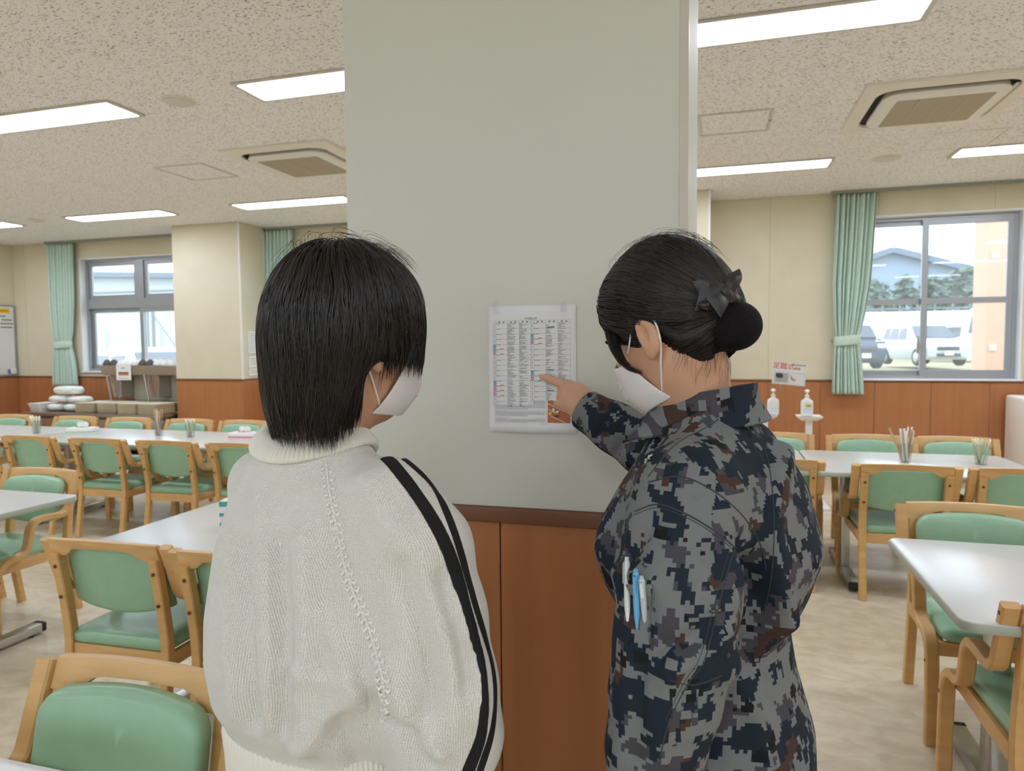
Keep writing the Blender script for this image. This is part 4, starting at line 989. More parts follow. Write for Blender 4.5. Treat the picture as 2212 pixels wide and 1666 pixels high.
# ================================================================== SIGNED-DISTANCE MODELLING FOR THE TWO PEOPLE
def PT(px, py, d): return CPOS + d * (CF + CR * (px - IMG_W / 2) / F_PX - CU * (py - IMG_H / 2) / F_PX)
def f32(a): return np.asarray(a, np.float32)
def s_ell(Q, c, r, B=None):
    p = Q - f32(c)
    if B is not None: p = p @ f32(B).T
    r = f32(r); a = p / r; k0 = np.sqrt(np.einsum('ij,ij->i', a, a)); a /= r; k1 = np.sqrt(np.einsum('ij,ij->i', a, a)) + 1e-9
    return k0 * (k0 - 1) / k1
def s_cone(Q, a, b, ra, rb):
    a = f32(a); b = f32(b); ba = b - a; p = Q - a; h = np.clip((p @ ba) / (ba @ ba + 1e-12), 0, 1)
    p = p - h[:, None] * ba
    return np.sqrt(np.einsum('ij,ij->i', p, p)) - (ra + (rb - ra) * h)
def smin(a, b, k):
    if k <= 0: return np.minimum(a, b)
    h = np.clip(.5 + .5 * (b - a) / k, 0, 1); return b + (a - b) * h - k * h * (1 - h)
def smax(a, b, k): return -smin(-a, -b, k)
def s_tube(Q, pts, rad, k=0.0, B=None, sc=None):
    """chain of round cones; B/sc squash it along local axes"""
    d = None
    for i in range(len(pts) - 1):
        e = s_cone(Q, pts[i], pts[i + 1], rad[i], rad[i + 1]); d = e if d is None else (np.minimum(d, e) if k == 0 else smin(d, e, k))
    return d
def s_loft(Q, O, ax, ay, secs, pw=2.3):
    """stack of (z, shift_x, shift_y, half_x, half_y) superellipses in the frame O, ax, ay"""
    S = np.array(secs, float); S = S[np.argsort(S[:, 0])]; zz = np.linspace(S[0, 0], S[-1, 0], 160)
    # smooth (pchip-like) resampling of every column
    def rs(c):
        y = np.interp(zz, S[:, 0], c)
        for _ in range(6): y[1:-1] = (y[:-2] + 2 * y[1:-1] + y[2:]) / 4
        return y
    T = [rs(S[:, j]) for j in range(1, 5)]
    p = Q - f32(O); z = Q[:, 2]; x = p @ f32(ax); y = p @ f32(ay)
    sx, sy, hx, hy = (np.interp(z, zz, q).astype(np.float32) for q in T)
    kx = np.abs((x - sx) / hx); ky = np.abs((y - sy) / hy); k = (kx ** pw + ky ** pw) ** (1 / pw)
    # first-order distance: value over gradient magnitude
    kk = np.maximum(k, .05)
    g = np.sqrt(((kx / kk) ** (pw - 1) / hx) ** 2 + ((ky / kk) ** (pw - 1) / hy) ** 2)
    d = (k - 1) / np.maximum(g, 1.0 / (2 * np.maximum(hx, hy)))
    return np.maximum(d, np.maximum(z - S[-1, 0], S[0, 0] - z))
def s_stroke(Q, pts):
    d = None
    for i in range(len(pts) - 1):
        a = f32(pts[i]); b = f32(pts[i + 1]); ba = b - a; p = Q - a; h = np.clip((p @ ba) / (ba @ ba + 1e-12), 0, 1)
        p = p - h[:, None] * ba; e = np.einsum('ij,ij->i', p, p); d = e if d is None else np.minimum(d, e)
    return np.sqrt(d)
def crease(V, Fq, folds):
    """push the cloth out or in along fold lines"""
    c = V[Fq]; fn = np.cross(c[:, 2] - c[:, 0], c[:, 3] - c[:, 1]); N = np.zeros_like(V)
    for k in range(4): np.add.at(N, Fq[:, k], fn)
    N /= np.linalg.norm(N, axis=1, keepdims=True) + 1e-12; d = np.zeros(len(V))
    for P, am, w_ in folds: d += am * np.exp(-(s_stroke(f32(V), P) / w_) ** 2)
    return V + N * d[:, None]
def surfnet(fn, lo, hi, h, name, relax=1, folds=None):
    """mesh of the zero level of fn on a sparse grid (surface nets)"""
    lo = np.array(lo, float); n = np.ceil((np.array(hi) - lo) / h / 8).astype(int) * 8 + 1; B = 8
    nb = (n - 1) // B; cs = np.stack(np.meshgrid(*[np.arange(k) for k in nb], indexing='ij'), -1).reshape(-1, 3)
    ctr = lo + (cs * B + B / 2) * h; dc = fn(f32(ctr)); act = cs[np.abs(dc) < h * B * 1.35]
    G = np.full(tuple(n), 1.0, np.float32)
    inside = cs[(dc < 0)]
    for c in inside: G[c[0] * B:c[0] * B + B + 1, c[1] * B:c[1] * B + B + 1, c[2] * B:c[2] * B + B + 1] = -1.0
    off = np.stack(np.meshgrid(*[np.arange(B + 1)] * 3, indexing='ij'), -1).reshape(-1, 3)
    for i in range(0, len(act), 400):
        a = act[i:i + 400]; ix = (a[:, None, :] * B + off[None]).reshape(-1, 3); v = fn(f32(lo + ix * h)); G[ix[:, 0], ix[:, 1], ix[:, 2]] = v
    neg = G < 0
    c8 = sum(neg[i:n[0] - 1 + i, j:n[1] - 1 + j, k:n[2] - 1 + k].astype(np.int8) for i in (0, 1) for j in (0, 1) for k in (0, 1))
    cell = np.argwhere((c8 > 0) & (c8 < 8)); vid = np.full(c8.shape, -1, np.int32); vid[cell[:, 0], cell[:, 1], cell[:, 2]] = np.arange(len(cell))
    acc = np.zeros((len(cell), 3)); cnt = np.zeros(len(cell))
    cor = [(0, 0, 0), (1, 0, 0), (0, 1, 0), (1, 1, 0), (0, 0, 1), (1, 0, 1), (0, 1, 1), (1, 1, 1)]
    val = {c: G[cell[:, 0] + c[0], cell[:, 1] + c[1], cell[:, 2] + c[2]] for c in cor}
    for a in cor:
        for ax in range(3):
            if a[ax]: continue
            b = list(a); b[ax] = 1; b = tuple(b); va, vb = val[a], val[b]; m = (va < 0) != (vb < 0)
            t = np.where(m, va / np.where(m, va - vb, 1), 0); p = np.repeat(np.array(a, float)[None], len(cell), 0); p[:, ax] += t; acc[m] += p[m]; cnt[m] += 1
    V = lo + (cell + acc / cnt[:, None]) * h; Fs = []
    for ax in range(3):
        sl0 = [slice(None)] * 3; sl1 = [slice(None)] * 3; sl0[ax] = slice(0, -1); sl1[ax] = slice(1, None)
        e = np.argwhere(neg[tuple(sl0)] != neg[tuple(sl1)]); o1, o2 = [k for k in range(3) if k != ax]
        e = e[(e[:, o1] > 0) & (e[:, o2] > 0) & (e[:, o1] < n[o1] - 1) & (e[:, o2] < n[o2] - 1)]
        def vv(d1, d2): q = e.copy(); q[:, o1] -= d1; q[:, o2] -= d2; return vid[q[:, 0], q[:, 1], q[:, 2]]
        qd = np.stack([vv(1, 1), vv(0, 1), vv(0, 0), vv(1, 0)], 1); flip = neg[e[:, 0], e[:, 1], e[:, 2]]
        if ax == 1: flip = ~flip
        qd[~flip] = qd[~flip][:, ::-1]; Fs.append(qd)
    Fq = np.concatenate(Fs); Fq = Fq[(Fq >= 0).all(1)]
    for _ in range(relax):
        s = np.zeros_like(V); c = np.zeros(len(V))
        for a, b in ((0, 1), (1, 2), (2, 3), (3, 0)):
            np.add.at(s, Fq[:, a], V[Fq[:, b]]); np.add.at(s, Fq[:, b], V[Fq[:, a]]); np.add.at(c, Fq[:, a], 1); np.add.at(c, Fq[:, b], 1)
        V = V * .5 + .5 * s / np.maximum(c, 1)[:, None]
    if folds: V = crease(V, Fq, folds)
    me = bpy.data.meshes.new(name); me.vertices.add(len(V)); me.vertices.foreach_set('co', V.astype(np.float32).ravel())
    me.loops.add(Fq.size); me.loops.foreach_set('vertex_index', Fq.astype(np.int32).ravel()); me.polygons.add(len(Fq))
    me.polygons.foreach_set('loop_start', np.arange(0, Fq.size, 4, dtype=np.int32)); me.polygons.foreach_set('loop_total', np.full(len(Fq), 4, np.int32))
    me.update(calc_edges=True); me.validate()
    me.polygons.foreach_set('use_smooth', [True] * len(me.polygons)); me.update()
    return me, V, Fq
def frame(yaw, pitch=0.0, roll=0.0, base=(RH, FH)):
    """axes (right, front, up) of a body turned by yaw to the right of 'away from the camera'"""
    r, f = base; fr = f * math.cos(yaw) + r * math.sin(yaw); ri = r * math.cos(yaw) - f * math.sin(yaw); u = UP.copy()
    fr2 = fr * math.cos(pitch) + u * math.sin(pitch); u2 = u * math.cos(pitch) - fr * math.sin(pitch)
    ri3 = ri * math.cos(roll) - u2 * math.sin(roll); u3 = u2 * math.cos(roll) + ri * math.sin(roll)
    return ri3, fr2, u3
def bvh_of(V, Fq): return BVHTree.FromPolygons([Vector(p) for p in V], [tuple(map(int, f)) for f in Fq])
def hit(bv, px, py, d0=.3):
    d = PT(px, py, 1.0) - CPOS; d = d / np.linalg.norm(d); r = bv.ray_cast(Vector(CPOS), Vector(d))
    return (np.array(r[0]), np.array(r[1])) if r[0] is not None else None
def nearp(bv, p): r = bv.find_nearest(Vector(p)); return np.array(r[0]), np.array(r[1])
def resample(P, n):
    P = np.array(P, float); s = np.r_[0, np.cumsum(np.linalg.norm(np.diff(P, axis=0), axis=1))]; t = np.linspace(0, s[-1], n)
    return np.stack([np.interp(t, s, P[:, k]) for k in range(P.shape[1])], 1)
def strip_on(bv, px_pts, width, lift, th, name, m, parent, n=60, pts3=None):
    """a band of cloth laid on a surface along a path"""
    if pts3 is None:
        px = resample(np.array(catmull([np.array(p, float) for p in px_pts], 8)), n); pts3 = []
        for q in px:
            h = hit(bv, *q)
            if h is not None: pts3.append(h[0])
    pts3 = np.array(pts3); rg = []
    for _ in range(2): pts3[1:-1] = (pts3[:-2] + 2 * pts3[1:-1] + pts3[2:]) / 4
    for i in range(len(pts3)):
        t = pts3[min(i + 1, len(pts3) - 1)] - pts3[max(i - 1, 0)]; t /= np.linalg.norm(t) + 1e-9
        p, nn = nearp(bv, pts3[i]); w_ = np.cross(t, nn); w_ /= np.linalg.norm(w_) + 1e-9
        row = []
        for s in (-1, -.5, 0, .5, 1):
            q, n2 = nearp(bv, p + w_ * s * width / 2); row.append(q + n2 * lift)
        rg.append(row + [row[4] + nn * th * .2, ] + [r + nn * th for r in row[3:0:-1]] + [row[0] + nn * th * .2])
    return MB().rings(rg).build(name, m, parent, smooth='auto')
def strands(seeds, step_dir, sdf, nsteps, step, lift, rad, name, m, parent, stop=None, seed=0, taper=.35, wob=.0, free=None, clump=False):
    """many fine hair strands that run along the surface sdf=0"""
    rng = np.random.default_rng(seed); P = seeds.astype(np.float32).copy(); N = len(P); path = [P.copy()]; alive = np.ones(N, bool); ends = np.full(N, nsteps)
    L = rng.uniform(lift[0], lift[1], N).astype(np.float32); ph = rng.uniform(0, 6.28, N)
    if clump: ph = 2.6 * np.sin(P[:, 0] * 210 + 1) + 2.6 * np.sin(P[:, 1] * 190) + rng.uniform(-.9, .9, N)
    def grad(P):
        e = 2e-3; g = np.stack([sdf(P + f32(v)) - sdf(P - f32(v)) for v in ((e, 0, 0), (0, e, 0), (0, 0, e))], 1); return g / (np.linalg.norm(g, axis=1, keepdims=True) + 1e-9)
    for k in range(nsteps):
        g = grad(P); d = step_dir(P, k); W = np.ones(N, np.float32) if free is None else 1 - free(P); tn = d - g * (d * g).sum(1, keepdims=True) * .96
        if free is not None and k: tn = np.where(W[:, None] > .5, tn, d * .7 + prev * .45)
        d = tn; d /= np.linalg.norm(d, axis=1, keepdims=True) + 1e-9
        side = np.cross(d, g); d = d + side * (wob * np.sin(ph + k * .55))[:, None]
        prev = d / (np.linalg.norm(d, axis=1, keepdims=True) + 1e-9)
        Q = P + prev * step; g2 = grad(Q); Q = Q - g2 * ((sdf(Q) - L) * W)[:, None] * .9
        if stop is not None:
            s = stop(Q, k) & alive; ends[s] = k; alive &= ~s
        P = np.where(alive[:, None], Q, P).astype(np.float32); path.append(P.copy())
    path = np.stack(path, 1)                                  # N, K, 3
    K = path.shape[1]; mv = []; mf = []; base = 0
    R = rng.uniform(rad[0], rad[1], N)
    allv = []; allf = []
    for i in range(N):
        e = int(min(ends[i], K - 1))
        if e < 3: continue
        pp = path[i, :e + 1]; t = np.gradient(pp, axis=0); t /= np.linalg.norm(t, axis=1, keepdims=True) + 1e-9
        a = np.cross(t, np.array([.3, .2, 1.0])); a /= np.linalg.norm(a, axis=1, keepdims=True) + 1e-9; b = np.cross(t, a)
        s = np.linspace(0, 1, e + 1); r = R[i] * np.minimum(1, (1 - s) / taper + .12) * np.minimum(1, .4 + s * 6)
        ring = np.stack([pp + r[:, None] * (a * math.cos(q) + b * math.sin(q)) for q in (0, 2.094, 4.189)], 1).reshape(-1, 3)
        allv.append(ring); ii = np.arange(e)[:, None] * 3 + np.arange(3)[None]; jj = np.arange(e)[:, None] * 3 + (np.arange(3)[None] + 1) % 3
        allf.append(np.stack([ii, jj, jj + 3, ii + 3], -1).reshape(-1, 4) + base); base += len(ring)
    V = np.concatenate(allv); Fq = np.concatenate(allf)
    me = bpy.data.meshes.new(name); me.vertices.add(len(V)); me.vertices.foreach_set('co', V.astype(np.float32).ravel())
    me.loops.add(Fq.size); me.loops.foreach_set('vertex_index', Fq.astype(np.int32).ravel()); me.polygons.add(len(Fq))
    me.polygons.foreach_set('loop_start', np.arange(0, Fq.size, 4, dtype=np.int32)); me.polygons.foreach_set('loop_total', np.full(len(Fq), 4, np.int32))
    me.update(calc_edges=True); me.polygons.foreach_set('use_smooth', [True] * len(me.polygons))
    o = link(name, me, m, parent); o['kind'] = 'stuff'; return o
def head_sdf(Q, c, B, s=1.0):
    """a head with jaw, nose, brow and ears; B rows are right, front, up"""
    B = np.array(B); p = (Q - f32(c)) @ f32(B).T / s
    I = lambda cc, r: s_ell(p, cc, r)
    d = I((0, -.012, .035), (.076, .094, .088)); d = smin(d, I((0, .030, -.030), (.060, .066, .088)), .03)
    d = smin(d, I((0, .052, -.082), (.036, .036, .030)), .03)
    d = smin(d, I((0, .0, -.05), (.060, .060, .06)), .03)
    d = smin(d, s_cone(p, f32((0, .094, .012)), f32((0, .108, -.028)), .008, .013), .012)
    d = smin(d, I((0, .088, .032), (.045, .012, .010)), .015)
    for q in (-1, 1):
        d = smax(d, -I((q * .032, .104, .012), (.018, .016, .010)), .01)
        d = smin(d, I((q * .032, .080, .010), (.013, .012, .012)), .004)
        d = smin(d, I((q * .042, .066, -.020), (.022, .020, .020)), .02)
        # ear
        e = I((q * .080, -.008, -.006), (.010, .019, .033)); e = smax(e, -I((q * .0895, -.002, -.002), (.008, .011, .019)), .004)
        e = smin(e, I((q * .079, .002, -.032), (.007, .009, .012)), .006)
        d = smin(d, e, .006)
    d = smin(d, I((0, .098, -.060), (.022, .012, .008)), .008)
    return d * s
M_SKIN = None
def skin_mat():
    m = mat('skin', (206, 160, 132), .48, var=.04, vscale=30, bump=.06, bscale=500)
    b = m.node_tree.nodes['Principled BSDF']; b.inputs['Subsurface Weight'].default_value = .12; b.inputs['Subsurface Radius'].default_value = (.008, .004, .002)
    return m
M_SKIN = skin_mat()
M_HAIR = mat('black_hair', (30, 23, 21), .33, spec=.5)
M_HAIRB = mat('dark_brown_hair', (34, 26, 23), .38, spec=.45)
M_SCALP = mat('hair_undercoat', (20, 16, 15), .7, spec=.1)
M_MASK = mat('mask_white', (236, 232, 234), .8, bump=.1, bscale=900)
M_EYEW = mat('eye_white', (232, 228, 222), .2); M_IRIS = mat('iris_brown', (44, 28, 20), .15); M_BROW = mat('brow', (34, 26, 22), .8)
def eyes(c, B, s, parent):
    B = np.array(B); M3 = Matrix([[*(B[:, k]), 0] for k in range(3)] + [[0, 0, 0, 1]])
    for q in (-1, 1):
        o = MB().lathe([(.001, -.0118), (.006, -.0102), (.0105, -.0055), (.0118, 0), (.0105, .0055), (.006, .0102), (.001, .0118)], n=14).build('eyeball', M_EYEW, parent, smooth=True)
        o.location = Vector(np.array(c) + s * (B[0] * q * .032 + B[1] * .0835 + B[2] * .011))
        i = MB().lathe([(.0055, .0), (.0045, .0012), (.001, .0016)], n=14).build('iris', M_IRIS, o, smooth=True)
        f = Vector(B[1]); i.rotation_mode = 'QUATERNION'; i.rotation_quaternion = f.to_track_quat('Z', 'Y'); i.location = f * .0106
        mb = MB(); mb.tube([np.array(c) + s * (B[0] * q * x + B[1] * y + B[2] * z) for x, y, z in ((.018, .101, .030), (.032, .099, .034), (.048, .088, .030))], [.0025, .003, .0015], 6); mb.build('eyebrow', M_BROW, parent, smooth=True)
def mask_parts(c, B, s, parent, ear_side):
    B = np.array(B)
    def shell(Q):
        p = (Q - f32(c)) @ f32(B).T / s
        d = head_sdf(Q, c, B, s)
        # smooth cup over nose, mouth and chin
        cup_ = s_ell(p, (0, .040, -.045), (.064, .078, .066)) * s
        o = smin(d - .004, cup_, .02); band_ = np.abs(o) - .0016
        cutz = np.maximum(p[:, 2] - (.000 - .45 * np.maximum(0, np.abs(p[:, 0]) - .018)), -.102 - p[:, 2]); cuty = .050 + .45 * (p[:, 2] + .03) - p[:, 1]
        return np.maximum(band_, np.maximum(cutz, cuty) * s)
    lo = np.array(c) - .16; hi = np.array(c) + .16
    me, V, Fq = surfnet(shell, lo, hi, .0019, 'face_mask', 1); mo = link('face_mask', me, M_MASK, parent)
    W = lambda x, y, z: np.array(c) + s * (B[0] * x + B[1] * y + B[2] * z)
    for q in (-1, 1):
        pts = catmull([W(q * .058, .058, -.016), W(q * .072, .030, .004), W(q * .0825, -.002, .028), W(q * .0845, -.028, .012), W(q * .081, -.024, -.022), W(q * .071, .000, -.055), W(q * .056, .026, -.088)], 6)
        MB().tube(pts, .0016, 6).build('ear_loop', M_MASK, mo, smooth=True)
    for k in range(3):
        zz = -.030 - .02 * k
        pts = []
        for x in np.linspace(-.05, .05, 15):
            y = .045 + .078 * math.sqrt(max(0, 1 - (x / .066) ** 2)); pts.append(W(x, y, zz))
        bv = bvh_of(V, Fq); pts = [nearp(bv, p)[0] for p in pts]; MB().tube(pts, .0012, 4).build('pleat', M_MASK, mo, smooth=True)
    return mo
# ================================================================== PERSON IN THE WHITE SWEATER
def knit_mat(name, rgb, scale):
    m = bpy.data.materials.new(name); m.use_nodes = True; nt = m.node_tree; n = nt.nodes; l = nt.links; b = n['Principled BSDF']
    b.inputs['Base Color'].default_value = (*lin(rgb), 1); b.inputs['Roughness'].default_value = .85; b.inputs['Sheen Weight'].default_value = .15; b.inputs['Specular IOR Level'].default_value = .2
    tc = n.new('ShaderNodeTexCoord'); mp = n.new('ShaderNodeMapping'); l.new(tc.outputs['UV'], mp.inputs[0]); mp.inputs['Scale'].default_value = (scale, scale, 1)
    w1 = n.new('ShaderNodeTexWave'); w1.wave_type = 'BANDS'; w1.bands_direction = 'X'; w1.inputs['Scale'].default_value = 1; w1.inputs['Distortion'].default_value = .6; w1.inputs['Detail Scale'].default_value = 2
    w2 = n.new('ShaderNodeTexWave'); w2.wave_type = 'BANDS'; w2.bands_direction = 'Y'; w2.inputs['Scale'].default_value = 1.3; w2.inputs['Distortion'].default_value = .6
    for q in (w1, w2): l.new(mp.outputs[0], q.inputs[0])
    mx = n.new('ShaderNodeMath'); mx.operation = 'MULTIPLY'; l.new(w1.outputs['Fac'], mx.inputs[0]); l.new(w2.outputs['Fac'], mx.inputs[1])
    bp = n.new('ShaderNodeBump'); bp.inputs['Strength'].default_value = .8; bp.inputs['Distance'].default_value = .002; l.new(mx.outputs[0], bp.inputs['Height']); l.new(bp.outputs[0], b.inputs['Normal'])
    return m
M_KNIT = knit_mat('cream_knit', (238, 237, 231), 110.0)
M_RIB = mat('cream_rib', (234, 231, 221), .85, bump=.2, bscale=700, sheen=.15)
M_STRIPE = mat('black_knit', (18, 18, 20), .9, bump=.3, bscale=700)
M_TROUSER = mat('black_trousers', (28, 28, 32), .8, bump=.1, bscale=400)
M_SHOE = mat('dark_shoe', (40, 38, 38), .5)
def plane_uv(me, V, Fq, axes):
    """planar UV in metres, picked per face by its facing"""
    c = V[Fq]; nrm = np.cross(c[:, 2] - c[:, 0], c[:, 3] - c[:, 1]); nrm /= np.linalg.norm(nrm, axis=1, keepdims=True) + 1e-12
    best = np.argmax(np.stack([np.abs(nrm @ a[0]) for a in axes], 1), 1); uv = np.zeros((len(Fq), 4, 2))
    for i, (nn, u, v, off) in enumerate(axes):
        k = best == i; uv[k, :, 0] = c[k] @ u + off; uv[k, :, 1] = c[k] @ v + off * .37
    lay = me.uv_layers.new(name='UVMap'); lay.data.foreach_set('uv', uv.astype(np.float32).ravel())
T1 = math.radians(27); R1, F1, _u = frame(T1)
N1 = PT(676, 960, 1.06); O1 = np.array([N1[0], N1[1], 0])
def b1(x, y, z): return O1 + R1 * x + F1 * y + UP * z
ZN = N1[2]
H1 = PT(757, 735, 1.055); HB1 = frame(math.radians(46), math.radians(-8), math.radians(2)); HS1 = 1.04
p1 = thing('person', 'person in cream knit sweater with black sleeve stripes, seen from behind', 'person', (O1[0], O1[1], 0))
PINV1 = Matrix.Translation((-O1[0], -O1[1], 0))
def adopt(o, root):
    o.parent = root; o.matrix_parent_inverse = root.matrix_world.inverted() if False else Matrix.Translation(-Vector(root.location))
    return o
SL1 = [b1(.085, -.005, ZN - .050), b1(.150, -.010, ZN - .072), b1(.198, -.014, ZN - .135), b1(.216, -.020, ZN - .225), b1(.232, -.026, ZN - .315), b1(.238, -.018, ZN - .385), b1(.222, .012, ZN - .445), b1(.205, .04, ZN - .51)]
SR1 = [.040, .060, .074, .080, .083, .080, .062, .042]
LL1 = [b1(-.080, .01, ZN - .050), b1(-.115, .02, ZN - .075), b1(-.122, .035, ZN - .14), b1(-.128, .05, ZN - .24), b1(-.130, .07, ZN - .34), b1(-.115, .12, ZN - .42), b1(-.09, .19, ZN - .44)]
LR1 = [.040, .058, .066, .070, .068, .058, .045]
FOLDS1 = [([(560, 1060), (572, 1300), (588, 1560)], .007, .016), ([(648, 1150), (660, 1400), (640, 1600)], .006, .016), ([(505, 1150), (492, 1350), (510, 1540)], .006, .014),
          ([(690, 1330), (755, 1470), (790, 1520)], .005, .014), ([(840, 1440), (880, 1540), (940, 1630)], .009, .018), ([(660, 1610), (720, 1530), (790, 1480), (830, 1470)], .008, .016),
          ([(870, 1230), (920, 1390), (935, 1520), (900, 1580)], -.010, .018), ([(608, 1180), (615, 1400), (618, 1570)], -.007, .014), ([(535, 1180), (535, 1400), (548, 1560)], -.007, .013),
          ([(780, 1040), (850, 1150), (930, 1330), (985, 1460)], .005, .02), ([(720, 1150), (700, 1300), (690, 1420)], -.005, .018), ([(960, 1250), (1000, 1380), (1010, 1480)], -.006, .014), ([(570, 1010), (640, 1040), (690, 1060)], .003, .012), ([(620, 1440), (690, 1470), (760, 1480)], .004, .010),
          ([(830, 1560), (880, 1600), (930, 1650)], -.010, .012), ([(990, 1300), (1030, 1420), (1040, 1540)], .005, .012), ([(730, 1560), (760, 1620), (780, 1660)], -.006, .014)]
TORSO1 = [(ZN - .56, .025, .0, .140, .110), (ZN - .50, .025, -.002, .150, .116), (ZN - .425, .027, -.006, .158, .122), (ZN - .405, .028, -.008, .164, .127), (ZN - .375, .030, -.014, .175, .138), (ZN - .31, .030, -.015, .182, .146), (ZN - .25, .030, -.012, .184, .144), (ZN - .15, .026, -.006, .172, .128), (ZN - .085, .016, 0, .150, .106), (ZN - .050, .006, 0, .118, .090), (ZN - .030, 0, .0, .095, .082), (ZN - .012, 0, .0, .080, .074)]
def sw1(Q):
    d = s_loft(Q, O1, R1, F1, TORSO1, 2.35)
    a = s_tube(Q, SL1, SR1, .02); l_ = s_tube(Q, LL1, LR1, .02)
    up = np.clip((Q[:, 2] - (ZN - .30)) / .22, 0, 1); k = .012 + .05 * up
    h = np.clip(.5 + .5 * (a - d) / k, 0, 1); d2 = a + (d - a) * h - k * h * (1 - h)
    d2 = smin(d2, l_, .03)
    # neck opening
    nk = s_ell(Q, N1 + UP * .01, (.066, .062, .06)); return smax(d2, -nk, .008)
lo = O1 + np.array([-.36, -.36, ZN - .62]); hi = O1 + np.array([.40, .36, ZN + .03])
_m, _v, _q = surfnet(sw1, lo, hi, .014, 'tmp', 0); bpy.data.meshes.remove(_m); _bv = bvh_of(_v, _q)
def onsurf(bv, P, n=14):
    out = [hit(bv, *q) for q in resample(np.array(P, float), n)]; return [h[0] for h in out if h is not None]
_f1 = [(onsurf(_bv, P), a * 1.7, w_) for P, a, w_ in FOLDS1]; _f1 = [f for f in _f1 if len(f[0]) > 1]
me, VS, FS_ = surfnet(sw1, lo, hi, .0045, 'sweater', 1, _f1)
vert = UP; plane_uv(me, VS, FS_, [(F1, R1, UP, 0), (R1, F1, UP, 3.3), (UP, R1, F1, 7.1)])
swo = adopt(link('sweater', me, M_KNIT, None), p1); BV1 = bvh_of(VS, FS_)
# body: head, neck, arms, legs in one surface
HAND1 = b1(.172, .075, ZN - .60)
def body1(Q):
    d = head_sdf(Q, H1, HB1, HS1)
    d = smin(d, s_tube(Q, [b1(0, -.005, ZN - .05), H1 - UP * .06 - np.array(HB1[1]) * .02], [.056, .055]), .03)
    d = smin(d, s_loft(Q, O1, R1, F1, [(ZN - .66, 0, 0, .142, .10), (ZN - .5, 0, 0, .122, .088), (ZN - .35, 0, 0, .118, .085), (ZN - .15, 0, 0, .145, .095), (ZN - .06, 0, 0, .125, .065), (ZN - .02, 0, 0, .06, .05)]), .03)
    for q, sl in ((1, SL1), (-1, LL1)):
        d = smin(d, s_tube(Q, [sl[1], sl[2], sl[4], sl[-2], sl[-1]], [.045, .045, .038, .034, .027]), .03)
    hb = SL1[-1]; pd = (HAND1 - hb) / np.linalg.norm(HAND1 - hb); w0 = hb + pd * .05
    d = smin(d, s_ell(Q, w0 + pd * .02, (.042, .020, .052), np.stack([F1, R1, pd])), .02)
    for k in range(4):
        s0 = w0 + pd * .055 + F1 * (.030 - .019 * k); L = (.062, .072, .068, .052)[k]; s1 = s0 + pd * L * .5 - R1 * .006; s2 = s1 + pd * L * .45 - R1 * .018
        d = smin(d, s_tube(Q, [s0, s1, s2], [.0085, .008, .0068]), .006)
    tb_ = w0 + F1 * .035; d = smin(d, s_tube(Q, [tb_, tb_ + pd * .035 + F1 * .014 - R1 * .01, tb_ + pd * .062 + F1 * .012 - R1 * .018], [.012, .0095, .0075]), .01)
    hl = LL1[-1]; pl = np.array(F1) * .6 + R1 * .75 - UP * .28; pl /= np.linalg.norm(pl); wl = hl + pl * .05
    d = smin(d, s_ell(Q, wl + pl * .02, (.042, .020, .052), np.stack([UP, np.cross(pl, UP), pl])), .02)
    for k in range(4):
        s0 = wl + pl * .055 + UP * (.030 - .019 * k); L = (.062, .072, .068, .052)[k]; s1 = s0 + pl * L * .5; s2 = s1 + pl * L * .4 - F1 * .015
        d = smin(d, s_tube(Q, [s0, s1, s2], [.0085, .008, .0068]), .006)
    d = smin(d, s_tube(Q, [wl + UP * .035, wl + UP * .05 + pl * .03, wl + UP * .052 + pl * .058], [.012, .0095, .0075]), .01)
    for q in (-1, 1):
        d = smin(d, s_tube(Q, [b1(q * .075, 0, ZN - .63), b1(q * .08, .012, .44), b1(q * .085, -.012, .09)], [.082, .052, .038]), .03)
        d = smin(d, s_tube(Q, [b1(q * .085, -.03, .055), b1(q * .095, .12, .035)], [.036, .03]), .02)
    return d
lo = O1 + np.array([-.36, -.36, .0]); hi = O1 + np.array([.36, .36, H1[2] + .17])
me, VB, FB = surfnet(body1, lo, hi, .0036, 'body', 1); adopt(link('body', me, M_SKIN, None), p1)
def trs1(Q):
    d = s_loft(Q, O1, R1, F1, [(ZN - .72, 0, 0, .165, .125), (ZN - .62, 0, 0, .152, .115), (ZN - .54, 0, 0, .142, .104)])
    for q in (-1, 1): d = smin(d, s_tube(Q, [b1(q * .078, 0, ZN - .68), b1(q * .085, .012, .45), b1(q * .09, -.012, .10)], [.098, .078, .072]), .035)
    return np.maximum(d, .07 - Q[:, 2])
me, _a, _b = surfnet(trs1, O1 + np.array([-.3, -.3, .03]), O1 + np.array([.3, .3, ZN - .5]), .007, 'trousers', 1); adopt(link('trousers', me, M_TROUSER, None), p1)
for q in (-1, 1):
    def sh(Q, q=q):
        d = smin(s_tube(Q, [b1(q * .085, -.035, .045), b1(q * .098, .14, .035)], [.048, .042]), s_tube(Q, [b1(q * .085, -.02, .05), b1(q * .085, -.015, .10)], [.046, .042]), .03); return np.maximum(d, .001 - Q[:, 2])
    c_ = b1(q * .09, .05, .06); me, _a, _b = surfnet(sh, c_ - np.array([.2, .2, .07]), c_ + np.array([.2, .2, .10]), .005, 'shoe', 1); adopt(link('shoe', me, M_SHOE, None), p1)
